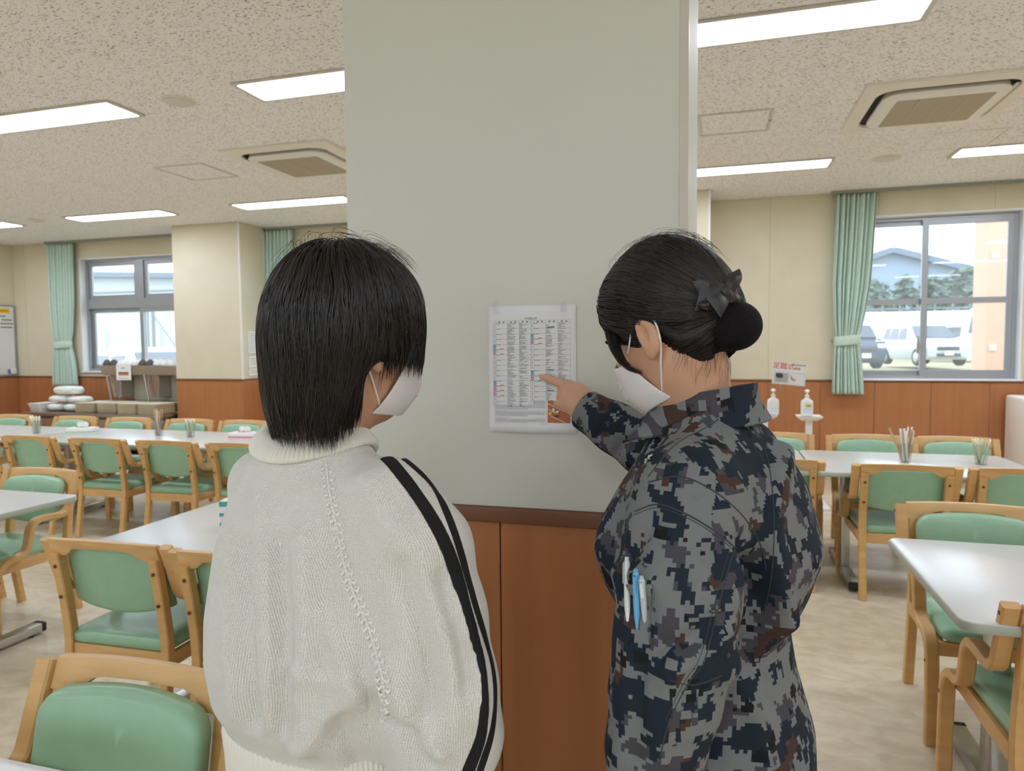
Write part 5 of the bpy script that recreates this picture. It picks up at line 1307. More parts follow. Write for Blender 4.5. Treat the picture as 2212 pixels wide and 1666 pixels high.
# ribbed collar and hem
def ribbed(loop_fn, prof, nrib, amp, name, m, parent, sub=6):
    n = nrib * sub; rings = []
    for i in range(n):
        a = 2 * PI * i / n; c, out, up_ = loop_fn(a); rb = amp * (math.cos(2 * PI * i / sub) - .3)
        rings.append([c + out * (o + rb * k) + up_ * h for o, h, k in prof])
    rings.append(rings[0]); mb = MB(); mb.rings(rings, closed=True, caps=False); return mb.build(name, m, parent, smooth=True, fix=True)
def collar_loop(a):
    cx, cy = math.cos(a), math.sin(a); c = b1(.083 * cx, .075 * cy + .004, ZN + .004 + .016 * cx * cx - .024 * max(0, cy) ** 2 - .004 * max(0, -cy))
    out = R1 * cx * .9 + F1 * cy * .95; out = out / np.linalg.norm(out); up_ = UP * .74 - out * .62; up_ = up_ / np.linalg.norm(up_); o2 = out * .74 + UP * .62; return c, o2 / np.linalg.norm(o2), up_
col = ribbed(collar_loop, [(-.004, -.020, 0), (.002, -.021, .3), (.006, -.016, 1), (.0075, -.004, 1), (.0065, .010, 1), (.003, .018, .8), (-.002, .020, .2), (-.006, .016, 0), (-.007, 0, 0), (-.006, -.014, 0)], 84, .0019, 'collar', M_RIB, None); adopt(col, p1)
def hem_loop(a):
    cx, cy = math.cos(a), math.sin(a); pw = 2 / 2.35; ex, ey = math.copysign(abs(cx) ** pw, cx), math.copysign(abs(cy) ** pw, cy)
    c = b1(.027 + .157 * ex, .121 * ey - .006, ZN - .475); out = R1 * cx / .165 + F1 * cy / .12; out /= np.linalg.norm(out); return c, out, UP
hem = ribbed(hem_loop, [(-.002, -.07, .2), (.001, -.068, 1), (.003, -.03, 1), (.005, .02, 1), (.008, .052, 1), (.004, .066, .7), (-.010, .070, 0), (-.012, 0, 0)], 120, .002, 'hem_ribbing', M_RIB, None, 5); adopt(hem, p1)
wv = SL1[-1] - SL1[-2]; wv /= np.linalg.norm(wv); wa = np.cross(wv, F1); wa /= np.linalg.norm(wa); wb = np.cross(wv, wa)
def cuff_loop(a): o_ = wa * math.cos(a) + wb * math.sin(a); return SL1[-1] + wv * .02 + o_ * .036, o_, -wv
adopt(ribbed(cuff_loop, [(-.004, -.035, 0), (.001, -.034, 1), (.004, 0, 1), (.006, .03, 1), (.0, .04, .2), (-.006, .03, 0)], 44, .0012, 'cuff', M_RIB, None, 5), p1)
# raglan seam: two rows of slanted knit stitches
sm_px = resample(np.array(catmull([(704, 1000), (712, 1060), (728, 1140), (742, 1210), (768, 1290), (795, 1350), (816, 1420), (830, 1490), (834, 1555)], 8)), 62); seam = MB(); prev = None
for i, q in enumerate(sm_px):
    h = hit(BV1, *q)
    if h is None: continue
    p, nn = h
    if prev is not None:
        t = p - prev; L = np.linalg.norm(t); t /= L + 1e-9; w_ = np.cross(t, nn)
        seam.tube([prev + nn * .0006, p + nn * .0006], .0020, 5)
        for s in (-1, 1):
            if (i + (s > 0)) % 2 == 0: seam.tube([p + w_ * s * .002 + nn * .0004, p + w_ * s * .0062 + t * .004 + nn * .0012, p + w_ * s * .009 - t * .001 + nn * .0002], [.002, .0028, .0013], 5)
    prev = p
adopt(seam.build('raglan_seam', mat('seam_knit', (240, 239, 233), .85), None, smooth=True), p1)
for nm, P, wd in (('black_stripe', [(800, 957), (850, 1005), (905, 1075), (955, 1160), (990, 1250), (1020, 1350), (1045, 1440), (1050, 1520), (1040, 1590), (1014, 1660), (1000, 1695)], .0195),
                  ('black_stripe', [(826, 957), (880, 998), (935, 1050), (970, 1120), (1000, 1210), (1030, 1320), (1060, 1420), (1070, 1500), (1063, 1580), (1040, 1655), (1026, 1695)], .0135)):
    adopt(strip_on(BV1, P, wd, .0004, .0012, nm, M_STRIPE, None, 70), p1)
# hair
def hair1(Q):
    B = np.array(HB1); p = (Q - f32(H1)) @ f32(B).T / HS1; e = lambda c, r: s_ell(p, c, r)
    d = e((0, -.018, .040), (.093, .104, .100)); d = smin(d, e((0, -.042, -.020), (.088, .078, .095)), .04)
    d = smin(d, e((0, -.046, -.100), (.074, .054, .085)), .04)
    d = smin(d, e((0, .032, .050), (.078, .060, .062)), .03)
    for q in (-1, 1): d = smin(d, e((q * .068, .026, .005), (.022, .048, .058)), .02)
    d = smax(d, -e((0, .130, -.105), (.090, .085, .112)), .012)
    for q in (-1, 1): d = smax(d, -s_ell(p, (q * .092, .050, -.090), (.05, .060, .074)), .008)
    for q in (-1, 1): d = smax(d, -s_ell(p, (q * .092, .004, -.052), (.034, .030, .032)), .006)
    return smax(d, (-.140 - p[:, 2]) , .02) * HS1
def hmass(Q):
    p = (Q - f32(H1)) @ f32(np.array(HB1)).T / HS1; lo_ = np.clip((.02 - p[:, 2]) / .05, 0, 1)
    return smax(hair1(Q) + .0015 + .0045 * lo_, (-.118 - p[:, 2]) * HS1, .015)
me, VH, FH_ = surfnet(hmass, H1 - .24, H1 + .22, .0042, 'hair_mass', 1); hm = adopt(link('hair', me, M_SCALP, None), p1)
rg = np.random.default_rng(5); Bh = np.array(HB1)
crown = H1 + (Bh[1] * -.045 + Bh[2] * .142) * HS1
idx = rg.integers(0, len(VH), 9000); sd = VH[idx]; rel = (sd - H1) @ Bh.T; keep = (rel[:, 2] > -.10); sd = sd[keep][:4600]
near = rg.integers(0, len(VH), 60000); nv = VH[near]; nv = nv[np.linalg.norm(nv - crown, axis=1) < .085][:1500]; sd = np.concatenate([sd, nv])
def dir1(P, k):
    flick = np.clip((f32(H1)[2] - .105 - P[:, 2]) / .05, 0, 1)[:, None]
    o = P - f32(crown); o2 = o - np.outer(o @ f32(UP), f32(UP)); o2 = o2 / (np.linalg.norm(o2, axis=1, keepdims=True) + .02)
    low = np.clip((f32(H1)[2] - .06 - P[:, 2]) / .08, 0, 1)[:, None]; inward = -(P - f32(H1 - UP * .1)); inward[:, 2] = 0
    nk = f32(b1(0, -.005, 0)) - P; nk[:, 2] = 0; nk = nk / (np.linalg.norm(nk, axis=1, keepdims=True) + .02)
    fr = free1(P)[:, None]; bk = np.clip(-((P - f32(H1)) @ f32(Bh[1])) / .03, 0, 1)[:, None]
    return (o2 * .55 - f32(UP) * 1.0 + inward * low * .6) * (1 - fr) + fr * (-f32(UP) * 1.2 + nk * (.16 + .22 * bk) + f32(Bh[0]) * flick * .25)
NS = len(sd); JR = np.random.default_rng(21).uniform(-.030, .030, NS) ; JF = np.random.default_rng(22).uniform(-.034, .016, NS)
def free1(P):
    r_ = (P - f32(H1)) @ f32(Bh).T / HS1; lim = np.interp(r_[:, 1], [-.06, -.02, .02, .05], [-.098, -.045, -.006, .012]); return (r_[:, 2] < lim).astype(np.float32)
def stop1(P, k):
    r_ = (P - f32(H1)) @ f32(Bh).T / HS1; zl = np.interp(r_[:, 1], [-.045, -.015, .015, .04, .07], [-.138, -.090, -.022, -.016, -.014]) + np.where(r_[:, 1] > -.03, JF, JR * .8)
    return r_[:, 2] < zl
adopt(strands(sd, dir1, hair1, 30, .0100, (.0002, .0055), (.0006, .0013), 'hair_strands', M_HAIR, None, stop1, 3, wob=.16, free=free1, clump=True), p1)
nv2 = nv[:130]
adopt(strands(nv2, lambda P, k: (P - f32(crown)) * np.array([6, 6, 0], np.float32) + f32([.1, .1, .5 - .12 * k]), lambda Q: hair1(Q), 9, .007, (.006, .022), (.00022, .00035), 'stray_hairs', M_HAIR, None, None, 4, wob=.3), p1)
hp = mask_parts(H1, HB1, HS1, None, 1); adopt(hp, p1)
for o in (lambda b: [x for x in bpy.data.objects if x.name not in b])(set(o.name for o in bpy.data.objects)): pass
_before = set(bpy.data.objects); eyes(H1, HB1, HS1, None)
for o in [o for o in bpy.data.objects if o not in _before and o.parent is None]: adopt(o, p1)
# ================================================================== PERSON IN THE CAMOUFLAGE UNIFORM
def camo_mat():
    m = bpy.data.materials.new('digital_camouflage'); m.use_nodes = True; nt = m.node_tree; n = nt.nodes; l = nt.links; b = n['Principled BSDF']
    tc = n.new('ShaderNodeTexCoord'); sn = n.new('ShaderNodeVectorMath'); sn.operation = 'SNAP'; sn.inputs[1].default_value = (.0052, .0052, .0052); l.new(tc.outputs['UV'], sn.inputs[0])
    def layer(scale, off, det=2.0, rough=.6):
        ad = n.new('ShaderNodeVectorMath'); ad.operation = 'ADD'; ad.inputs[1].default_value = (off, off * 1.7, 0); l.new(sn.outputs[0], ad.inputs[0])
        t = n.new('ShaderNodeTexNoise'); t.inputs['Scale'].default_value = scale; t.inputs['Detail'].default_value = det; t.inputs['Roughness'].default_value = rough; l.new(ad.outputs[0], t.inputs[0]); return t
    def over(prev, col, tex, thr):
        g = n.new('ShaderNodeMath'); g.operation = 'GREATER_THAN'; g.inputs[1].default_value = thr; l.new(tex.outputs['Fac'], g.inputs[0])
        mx = n.new('ShaderNodeMix'); mx.data_type = 'RGBA'; l.new(g.outputs[0], mx.inputs[0]); 
        if isinstance(prev, tuple): mx.inputs[6].default_value = (*prev, 1)
        else: l.new(prev, mx.inputs[6])
        mx.inputs[7].default_value = (*col, 1); return mx.outputs[2]
    c = over(lin((120, 123, 124)), lin((74, 72, 79)), layer(17, 3.1), .545)
    c = over(c, lin((74, 54, 48)), layer(14, 11.3), .60)
    c = over(c, lin((34, 43, 54)), layer(16, 7.7, 2.5), .515)
    c = over(c, lin((116, 120, 121)), layer(26, 19.2, 2.0), .60)
    c = over(c, lin((28, 29, 33)), layer(18, 23.9, 2.0), .635)
    l.new(c, b.inputs['Base Color']); b.inputs['Roughness'].default_value = .85; b.inputs['Specular IOR Level'].default_value = .2
    t2 = n.new('ShaderNodeTexNoise'); t2.inputs['Scale'].default_value = 900; l.new(tc.outputs['Object'], t2.inputs[0]); bp = n.new('ShaderNodeBump'); bp.inputs['Strength'].default_value = .15; bp.inputs['Distance'].default_value = .001
    l.new(t2.outputs['Fac'], bp.inputs['Height']); l.new(bp.outputs[0], b.inputs['Normal'])
    return m
M_CAMO = camo_mat()
M_SEAM = mat('uniform_seam', (58, 60, 65), .85)
T2 = math.radians(-58); R2, F2, _u2 = frame(T2); L2 = -R2
N2 = PT(1514, 893, 1.15); O2 = np.array([N2[0], N2[1], 0]); Z2 = N2[2]
def b2(l_, f_, z): return O2 + L2 * l_ + F2 * f_ + UP * z          # l_ towards her left, f_ to her front
H2 = PT(1450, 716, 1.14); HB2 = frame(math.radians(-44), math.radians(-27), math.radians(-3)); HS2 = 1.03
p2 = thing('person', 'person in grey digital camouflage uniform pointing at the menu, hair in a netted bun', 'person', (O2[0], O2[1], 0))
# near (left) arm hanging, far (right) arm raised to the sheet
LA = [PT(1520, 1000, 1.06), PT(1490, 1075, 1.00), PT(1478, 1170, .975), PT(1465, 1290, .955), PT(1452, 1390, .945), PT(1436, 1500, .945), PT(1415, 1620, .95), PT(1400, 1700, .955)]
LAR = [.062, .078, .082, .080, .076, .072, .064, .054]
WR = PT(1262, 884, 1.495)
RA = [PT(1600, 985, 1.27), PT(1530, 1000, 1.33), PT(1450, 990, 1.385), PT(1400, 968, 1.42), PT(1330, 925, 1.455), WR]
RAR = [.070, .068, .062, .058, .050, .044]
ZT = Z2 - .017
TORSO2 = [(ZT - .80, .0, -.022, .178, .150), (ZT - .62, .0, -.027, .182, .158), (ZT - .50, 0, -.030, .172, .150), (ZT - .40, 0, -.020, .158, .130), (ZT - .335, 0, -.014, .160, .124), (ZT - .27, 0, -.022, .172, .146), (ZT - .20, 0, -.028, .180, .162), (ZT - .10, 0, -.022, .168, .142), (ZT - .05, 0, -.022, .140, .114), (ZT - .015, 0, -.016, .098, .090), (ZT + .010, 0, -.010, .072, .072)]
FOLDS2 = [([(1690, 980), (1660, 1150), (1690, 1330)], .010, .022, 1.06), ([(1640, 1220), (1660, 1330), (1620, 1420)], -.012, .022, 1.04), ([(1610, 1180), (1630, 1300), (1600, 1400)], -.010, .018, 1.03), ([(1400, 1130), (1350, 1220), (1345, 1300)], -.006, .018, .98),
          ([(1560, 1330), (1500, 1380), (1420, 1400)], -.005, .012, .90), ([(1570, 1360), (1520, 1420), (1440, 1450)], .004, .014, .90), ([(1590, 1250), (1570, 1320), (1540, 1370)], .006, .016, .93), ([(1460, 1420), (1440, 1540), (1420, 1640)], .004, .012, .89),
          ([(1400, 1300), (1380, 1450), (1370, 1620)], -.005, .014, .90), ([(1440, 930), (1520, 900), (1600, 840)], .004, .012, 1.10), ([(1700, 1340), (1650, 1400), (1580, 1440)], .006, .02, 1.06), ([(1600, 1480), (1640, 1560), (1660, 1660)], .006, .02, 1.05), ([(1300, 1180), (1340, 1240), (1400, 1260)], .006, .018, 1.1),
          ([(1380, 930), (1350, 950), (1330, 980)], -.004, .010, 1.42), ([(1420, 950), (1400, 980), (1380, 1005)], -.004, .010, 1.40), ([(1330, 890), (1300, 930), (1290, 940)], -.003, .009, 1.43)]
def un2(Q):
    d = s_loft(Q, O2, L2, F2, TORSO2, 2.3)
    d = smin(d, s_ell(Q, b2(.07, .062, ZT - .20), (.085, .085, .085)), .05)
    d = smin(d, s_ell(Q, b2(-.07, .062, ZT - .20), (.085, .085, .085)), .05)
    a = s_tube(Q, LA, LAR, .02); up = np.clip((Q[:, 2] - (Z2 - .24)) / .16, 0, 1); k = .012 + .04 * up
    h = np.clip(.5 + .5 * (a - d) / k, 0, 1); d = a + (d - a) * h - k * h * (1 - h)
    d = smin(d, s_tube(Q, RA, RAR, .02), .035)
    nk = s_tube(Q, [N2 - UP * .05, N2 + UP * .08 + F2 * .02], [.052, .062]); d = smax(d, -nk, .008)
    wd = (WR - RA[-2]); wd /= np.linalg.norm(wd); d = smax(d, ((Q - f32(WR)) @ f32(wd)) - .004, .006)
    return smax(d, -s_tube(Q, [WR - wd * .05, WR + wd * .05], [.036, .037]), .004)
lo = np.minimum(O2 + np.array([-.42, -.40, 0]), WR - .1); hi = O2 + np.array([.42, .45, 0]); lo[2] = Z2 - .82; hi[2] = Z2 + .06; hi[1] = max(hi[1], WR[1] + .08); hi[1] = min(hi[1], 1.572)
_m, _v, _q = surfnet(un2, lo, hi, .014, 'tmp', 0); bpy.data.meshes.remove(_m); _bv = bvh_of(_v, _q)
_f2 = [(onsurf(_bv, P), a * 1.8, w_) for P, a, w_, d_ in FOLDS2]; _f2 = [f for f in _f2 if len(f[0]) > 1]
me, VU, FU = surfnet(un2, lo, hi, .0045, 'uniform_jacket', 1, _f2)
q45 = (L2 * .6 + F2 * .8)
plane_uv(me, VU, FU, [(L2, F2, UP, .3), (F2, L2, UP, 3.7), (UP, L2 * .8 + F2 * .6, F2 * .8 - L2 * .6, 8.3)])
adopt(link('uniform_jacket', me, M_CAMO, None), p2); BV2 = bvh_of(VU, FU)
# ---- body with pointing hand
TIP = PT(1170, 814, 1.616)
hd = TIP - WR
pf = PT(1170, 814, 1.61) - PT(1250, 858, 1.515); pf /= np.linalg.norm(pf)      # pointing direction
KN = PT(1222, 834, 1.552); KN2 = PT(1226, 846, 1.553)
def body2(Q):
    d = head_sdf(Q, H2, HB2, HS2)
    d = smin(d, s_tube(Q, [b2(0, -.02, Z2 - .05), H2 - UP * .06 - np.array(HB2[1]) * .03], [.056, .053]), .03)
    d = smin(d, s_loft(Q, O2, L2, F2, [(Z2 - .68, 0, 0, .145, .105), (Z2 - .5, 0, 0, .122, .09), (Z2 - .35, 0, 0, .118, .088), (Z2 - .15, 0, .01, .14, .10), (Z2 - .06, 0, 0, .125, .068), (Z2 - .02, 0, 0, .06, .05)]), .03)
    d = smin(d, s_tube(Q, [LA[1], LA[3], LA[5], LA[-1]], [.045, .040, .036, .028]), .03)
    d = smin(d, s_tube(Q, [RA[0], RA[2], RA[4], WR], [.045, .038, .033, .028]), .03)
    # right hand: wrist, palm, index pointing, curled fingers, thumb nearest the camera below
    h_ = s_tube(Q, [WR, PT(1240, 862, 1.515)], [.028, .030])
    h_ = smin(h_, s_tube(Q, [PT(1252, 858, 1.508), PT(1228, 838, 1.545)], [.026, .0185]), .016)
    h_ = smin(h_, s_tube(Q, [PT(1256, 872, 1.515), PT(1232, 858, 1.556)], [.024, .018]), .016)
    f1 = s_tube(Q, [KN, PT(1204, 826, 1.583), PT(1186, 819, 1.603), TIP], [.0118, .0098, .0088, .0066], .004); h_ = smin(h_, f1, .007)
    for k, (p0, p1_, p2_, p3_) in enumerate((((1228, 846, 1.556), (1212, 846, 1.578), (1210, 860, 1.566), (1220, 866, 1.552)), ((1232, 856, 1.562), (1219, 858, 1.580), (1216, 870, 1.568), (1226, 874, 1.556)), ((1238, 866, 1.564), (1228, 868, 1.578), (1225, 878, 1.568), (1233, 882, 1.558)))):
        h_ = smin(h_, s_tube(Q, [PT(*p0), PT(*p1_), PT(*p2_), PT(*p3_)], [.0105, .0095, .0088, .008], .003), .005)
    h_ = smin(h_, s_tube(Q, [PT(1250, 882, 1.490), PT(1232, 876, 1.505), PT(1215, 872, 1.527), PT(1203, 873, 1.545)], [.020, .0150, .0112, .0085], .004), .010)
    d = smin(d, h_, .012)
    # left hand, relaxed, below the picture
    e = LA[-1] - LA[-2]; e /= np.linalg.norm(e); w0 = LA[-1] + e * .06
    d = smin(d, s_ell(Q, w0 + e * .02, (.042, .020, .052), np.stack([F2, L2, e])), .02)
    for k in range(4):
        s0 = w0 + e * .055 + F2 * (.030 - .019 * k); L = (.062, .072, .068, .052)[k]; s1 = s0 + e * L * .5 - L2 * .006; s2 = s1 + e * L * .45 - L2 * .018
        d = smin(d, s_tube(Q, [s0, s1, s2], [.0085, .008, .0068]), .006)
    tb_ = w0 + F2 * .035; d = smin(d, s_tube(Q, [tb_, tb_ + e * .035 + F2 * .014 - L2 * .01, tb_ + e * .062 + F2 * .012 - L2 * .018], [.012, .0095, .0075]), .01)
    for q in (-1, 1):
        d = smin(d, s_tube(Q, [b2(q * .075, 0, Z2 - .66), b2(q * .08, .012, .44), b2(q * .085, -.012, .09)], [.085, .054, .040]), .03)
        d = smin(d, s_tube(Q, [b2(q * .085, -.03, .055), b2(q * .095, .12, .035)], [.036, .03]), .02)
    return d
lo = np.minimum(O2 - .34, np.array([TIP[0], TIP[1], 0]) - .03); lo[2] = 0; hi = np.maximum(O2 + .36, 0); hi[1] = max(hi[1], TIP[1] + .04); hi[2] = H2[2] + .17
me, VB2, FB2 = surfnet(body2, lo, hi, .0034, 'body', 1); adopt(link('body', me, M_SKIN, None), p2); BVB2 = bvh_of(VB2, FB2)
nb = set(bpy.data.objects)
MBn = MB(); 
for (a_, b_, r_) in ((PT(1176, 813, 1.612), TIP, .0042),):
    nn = np.array([0, 0, 1.0]) * .9 - FH * .45; nn /= np.linalg.norm(nn); t_ = (b_ - a_) / np.linalg.norm(b_ - a_); s_ = np.cross(t_, nn); c_ = nearp(BVB2, (a_ + b_) / 2 + nn * .012)[0]
    MBn.rings([[c_ + nn * (.0008 * q) + (t_ * math.cos(w_) * .006 + s_ * math.sin(w_) * .0042) * (1 - .15 * q) for w_ in np.linspace(0, 2 * PI, 14)[:-1]] for q in (-1, 0, 1)])
adopt(MBn.build('fingernail', mat('nail', (226, 178, 160), .3), None, smooth=True), p2)
def trs2(Q):
    d = s_loft(Q, O2, L2, F2, [(Z2 - .86, 0, 0, .172, .140), (Z2 - .74, 0, 0, .168, .138), (Z2 - .66, 0, 0, .150, .118)])
    for q in (-1, 1): d = smin(d, s_tube(Q, [b2(q * .080, 0, Z2 - .78), b2(q * .088, .012, .45), b2(q * .092, -.012, .14)], [.105, .086, .076]), .035)
    return np.maximum(d, .12 - Q[:, 2])
me, _a, _b = surfnet(trs2, O2 + np.array([-.32, -.32, .08]), O2 + np.array([.32, .32, Z2 - .62]), .007, 'uniform_trousers', 1); plane_uv(me, _a, _b, [(L2, F2, UP, .3), (F2, L2, UP, 3.7), (UP, L2, F2, 8.3)]); adopt(link('uniform_trousers', me, M_CAMO, None), p2)
for q in (-1, 1):
    def sh(Q, q=q):
        d = smin(s_tube(Q, [b2(q * .088, -.035, .05), b2(q * .10, .15, .038)], [.052, .044]), s_tube(Q, [b2(q * .088, -.015, .05), b2(q * .09, -.012, .19)], [.052, .060]), .03); return np.maximum(np.maximum(d, .001 - Q[:, 2]), Q[:, 2] - .19)
    c_ = b2(q * .09, .05, .1); me, _a, _b = surfnet(sh, c_ - np.array([.22, .22, .11]), c_ + np.array([.22, .22, .13]), .005, 'boot', 1); adopt(link('boot', me, mat('black_boot', (26, 25, 26), .35), None), p2)
# ---- stand-up collar folded over, open at the front
def collar2():
    n = 56; rings = []
    for i in range(n + 1):
        a = math.radians(-152 + 304 * i / n)          # 0 = back of the neck
        bk = math.cos(a); sd_ = math.sin(a); sp = abs(i / n - .5) * 2
        rx = .070 + .006 * sp; ry = .072 + .022 * max(0, -bk)
        c = b2(sd_ * rx, -.012 - bk * ry + .012 * sp ** 3, 0); out = L2 * sd_ - F2 * bk; out /= np.linalg.norm(out)
        zt = Z2 + .052 - .030 * sp ** 1.6 - .03 * sp ** 5; zb_ = Z2 - .004 - .030 * sp ** 1.4 - .012 * sp ** 4
        w_ = .014 + .010 * sp
        T = c + UP * zt; 
        rings.append([c + UP * zb_ - out * .003, c * 1.0 + UP * (zt - .012) - out * .004, T, T + out * .004 + UP * .0005, c + out * (w_ * .6) + UP * (zt * .55 + zb_ * .45), c + out * (w_ + .012) + UP * zb_, c + out * (w_ + .010) + UP * (zb_ - .003), c + out * w_ * .4 + UP * (zb_ + .004)])
    return MB().rings(rings)
co = collar2().build('jacket_collar', M_CAMO, None, smooth='auto'); cm = co.data
cv = np.array([v.co[:] for v in cm.vertices]); uvl = cm.uv_layers.new(name='UVMap'); uu = np.zeros((len(cm.loops), 2)); li = np.array([lp_.vertex_index for lp_ in cm.loops])
uu[:, 0] = cv[li] @ (F2 * .8 + L2 * .6) + 5.2; uu[:, 1] = cv[li][:, 2] * 1.1 + (cv[li] @ L2) * .5 + 2.2; uvl.data.foreach_set('uv', uu.astype(np.float32).ravel()); adopt(co, p2)
# ---- seams, pocket, pens, pin
def seam_line(P, w_=.0016, nm='seam', m=M_SEAM):
    px = resample(np.array(catmull([np.array(p, float) for p in P], 8)), 40); pts = []
    for q in px:
        h = hit(BV2, *q)
        if h is not None: pts.append(h[0] - h[1] * .0002)
    if len(pts) > 3: adopt(MB().tube(pts, w_ * .8, 5).build(nm, m, None, smooth=True), p2)
seam_line([(1400, 1042), (1470, 1030), (1540, 1060), (1600, 1110), (1640, 1170), (1655, 1230)])
seam_line([(1372, 1105), (1420, 1090), (1480, 1110), (1540, 1145), (1590, 1185)])
seam_line([(1370, 1112), (1420, 1097), (1480, 1117), (1540, 1152), (1588, 1192)], .0009)
seam_line([(1400, 1030), (1460, 960), (1540, 915), (1610, 850)], .0014)
seam_line([(1585, 1190), (1562, 1270), (1545, 1340), (1520, 1430), (1485, 1480), (1445, 1560), (1425, 1640)], .0012)
seam_line([(1575, 1190), (1552, 1270), (1535, 1340), (1510, 1425), (1477, 1476), (1438, 1556)], .0008)
seam_line([(1445, 1470), (1500, 1480), (1560, 1460)], .0012)
seam_line([(1625, 880), (1660, 1000), (1672, 1120), (1668, 1230), (1650, 1330)], .0012)
PKP = [(1362, 1212), (1402, 1216), (1408, 1300), (1400, 1400), (1372, 1396), (1362, 1300)]
def patch(P, lift, th, nm, m):
    g = 10; A = [np.array(p, float) for p in P]; V = []; N = []
    for i in range(g + 1):
        for j in range(g + 1):
            u, v = i / g, j / g; q = A[0] * (1 - u) * (1 - v) + A[1] * u * (1 - v) + A[2] * u * v + A[3] * (1 - u) * v; h = hit(BV2, *q)
            if h is None: h = nearp(BV2, PT(q[0], q[1], .95))
            V.append(h[0] + h[1] * lift); N.append(h[1])
    n1 = len(V); V2 = [v + n_ * th for v, n_ in zip(V, N)]; mb = MB(); idx = lambda i, j: i * (g + 1) + j; fs = []
    for i in range(g):
        for j in range(g): fs += [(idx(i, j), idx(i, j + 1), idx(i + 1, j + 1), idx(i + 1, j)), (n1 + idx(i, j), n1 + idx(i + 1, j), n1 + idx(i + 1, j + 1), n1 + idx(i, j + 1))]
    bd = [idx(i, 0) for i in range(g + 1)] + [idx(g, j) for j in range(1, g + 1)] + [idx(i, g) for i in range(g - 1, -1, -1)] + [idx(0, j) for j in range(g - 1, 0, -1)]
    for a_, b_ in zip(bd, bd[1:] + bd[:1]): fs.append((a_, b_, n1 + b_, n1 + a_))
    mb.add(V + V2, fs); o = mb.build(nm, m, None, smooth='auto'); me_ = o.data; vv = np.array([v.co[:] for v in me_.vertices]); ul = me_.uv_layers.new(name='UVMap'); li_ = np.array([q.vertex_index for q in me_.loops]); ul.data.foreach_set('uv', np.stack([vv[li_] @ F2 + 1.7, vv[li_][:, 2] + .9], 1).astype(np.float32).ravel()); return adopt(o, p2)
patch([(1356, 1262), (1410, 1262), (1404, 1400), (1362, 1400)], -.001, .005, 'pen_pocket', M_CAMO)
M_PENB = mat('blue_pen', (104, 176, 222), .3); M_PENW = mat('white_pen', (226, 230, 228), .3); M_PENC = mat('clear_pen', (190, 200, 206), .2)
def pen(px, y0, y1, m, m2, label, lift):
    a = hit(BV2, px, y0 + 30)[0] if hit(BV2, px, y0 + 30) else PT(px, y0 + 30, .95)
    h1 = hit(BV2, px, y1); h0 = hit(BV2, px, y0 + 8); nn = h1[1]; B_ = h1[0] + nn * lift; T_ = h0[0] + h0[1] * (lift + .002); ax = T_ - B_; ax /= np.linalg.norm(ax)
    t = thing('pen', label, 'pen', tuple(B_)); q = Vector(ax).to_track_quat('Z', 'Y'); t.rotation_mode = 'QUATERNION'; t.rotation_quaternion = q; L = float(np.linalg.norm(T_ - B_)); t['group'] = 'pens in the sleeve pocket'
    MB().lathe([(.0015, -.03), (.0036, -.015), (.0042, 0), (.0043, L * .85), (.0038, L * .9), (.0030, L * .92), (.0030, L), (.001, L + .001)], n=12).build('barrel', m, t, smooth='auto')
    loc = q.inverted() @ Vector(nn); an = math.atan2(loc.y, loc.x)
    cl = MB().span((.004, -.0018, L * .35), (.0058, .0018, L * .86)); cl.span((.002, -.0018, L * .82), (.0058, .0018, L * .86)); c_ = cl.build('clip', m2, t); c_.rotation_euler = (0, 0, an)
    return t
pen(1366, 1203, 1290, M_PENW, M_PENC, 'white pen clipped on the uniform sleeve, left of three', .0075)
pen(1381, 1232, 1305, M_PENB, M_PENB, 'blue pen clipped on the uniform sleeve, between two pale pens', .0085)
pen(1393, 1242, 1305, M_PENC, M_PENW, 'pale grey pen clipped on the uniform sleeve, right of three', .0075)
h = hit(BV2, 1402, 992)
if h is not None:
    pn = thing('collar_pin', 'small silver leaf pin on the uniform collar', 'pin', tuple(h[0] + h[1] * .001)); pn.rotation_mode = 'QUATERNION'; pn.rotation_quaternion = Vector(h[1]).to_track_quat('Z', 'Y')
    mb = MB(); 
    for k in range(5):
        a = 2 * PI * k / 5; mb.prism([(.001 * math.cos(a + 1.5), .001 * math.sin(a + 1.5)), (.006 * math.cos(a - .3), .006 * math.sin(a - .3)), (.0095 * math.cos(a), .0095 * math.sin(a)), (.006 * math.cos(a + .3), .006 * math.sin(a + .3))], 0, .0016)
    mb.build('leaf', mat('silver_pin', (220, 214, 196), .25, metal=.9), pn, bevel=.0004, seg=1)
# ---- hair drawn back into a bun
Bn = np.array(HB2)
def hd2(x, y, z): return H2 + HS2 * (Bn[0] * x + Bn[1] * y + Bn[2] * z)
BUN = PT(1572, 705, 1.06)
def hair2(Q):
    p = (Q - f32(H2)) @ f32(Bn).T / HS2; e = lambda c, r: s_ell(p, c, r)
    d = e((0, -.014, .044), (.083, .102, .104)); d = smin(d, e((0, -.040, .010), (.078, .076, .076)), .03); d = smin(d, e((0, .034, .066), (.070, .058, .056)), .03)
    d = smin(d, e((0, -.070, -.040), (.050, .035, .050)), .04)
    d = smax(d, -e((0, .135, -.055), (.095, .080, .120)), .01)
    for q in (-1, 1): d = smax(d, -e((q * .098, .002, -.048), (.040, .060, .064)), .008)
    pl = (p[:, 2] + .070 + .50 * (p[:, 1] + .06)); return smax(d, -pl * .85, .012) * HS2
me, VH2, FH2 = surfnet(hair2, H2 - .2, H2 + .2, .0040, 'hair', 1); adopt(link('hair', me, M_SCALP, None), p2)
rg = np.random.default_rng(9); sd = VH2[rg.integers(0, len(VH2), 6500)]; dist = np.linalg.norm(sd - BUN, axis=1); sd = sd[dist > .05][:5200]
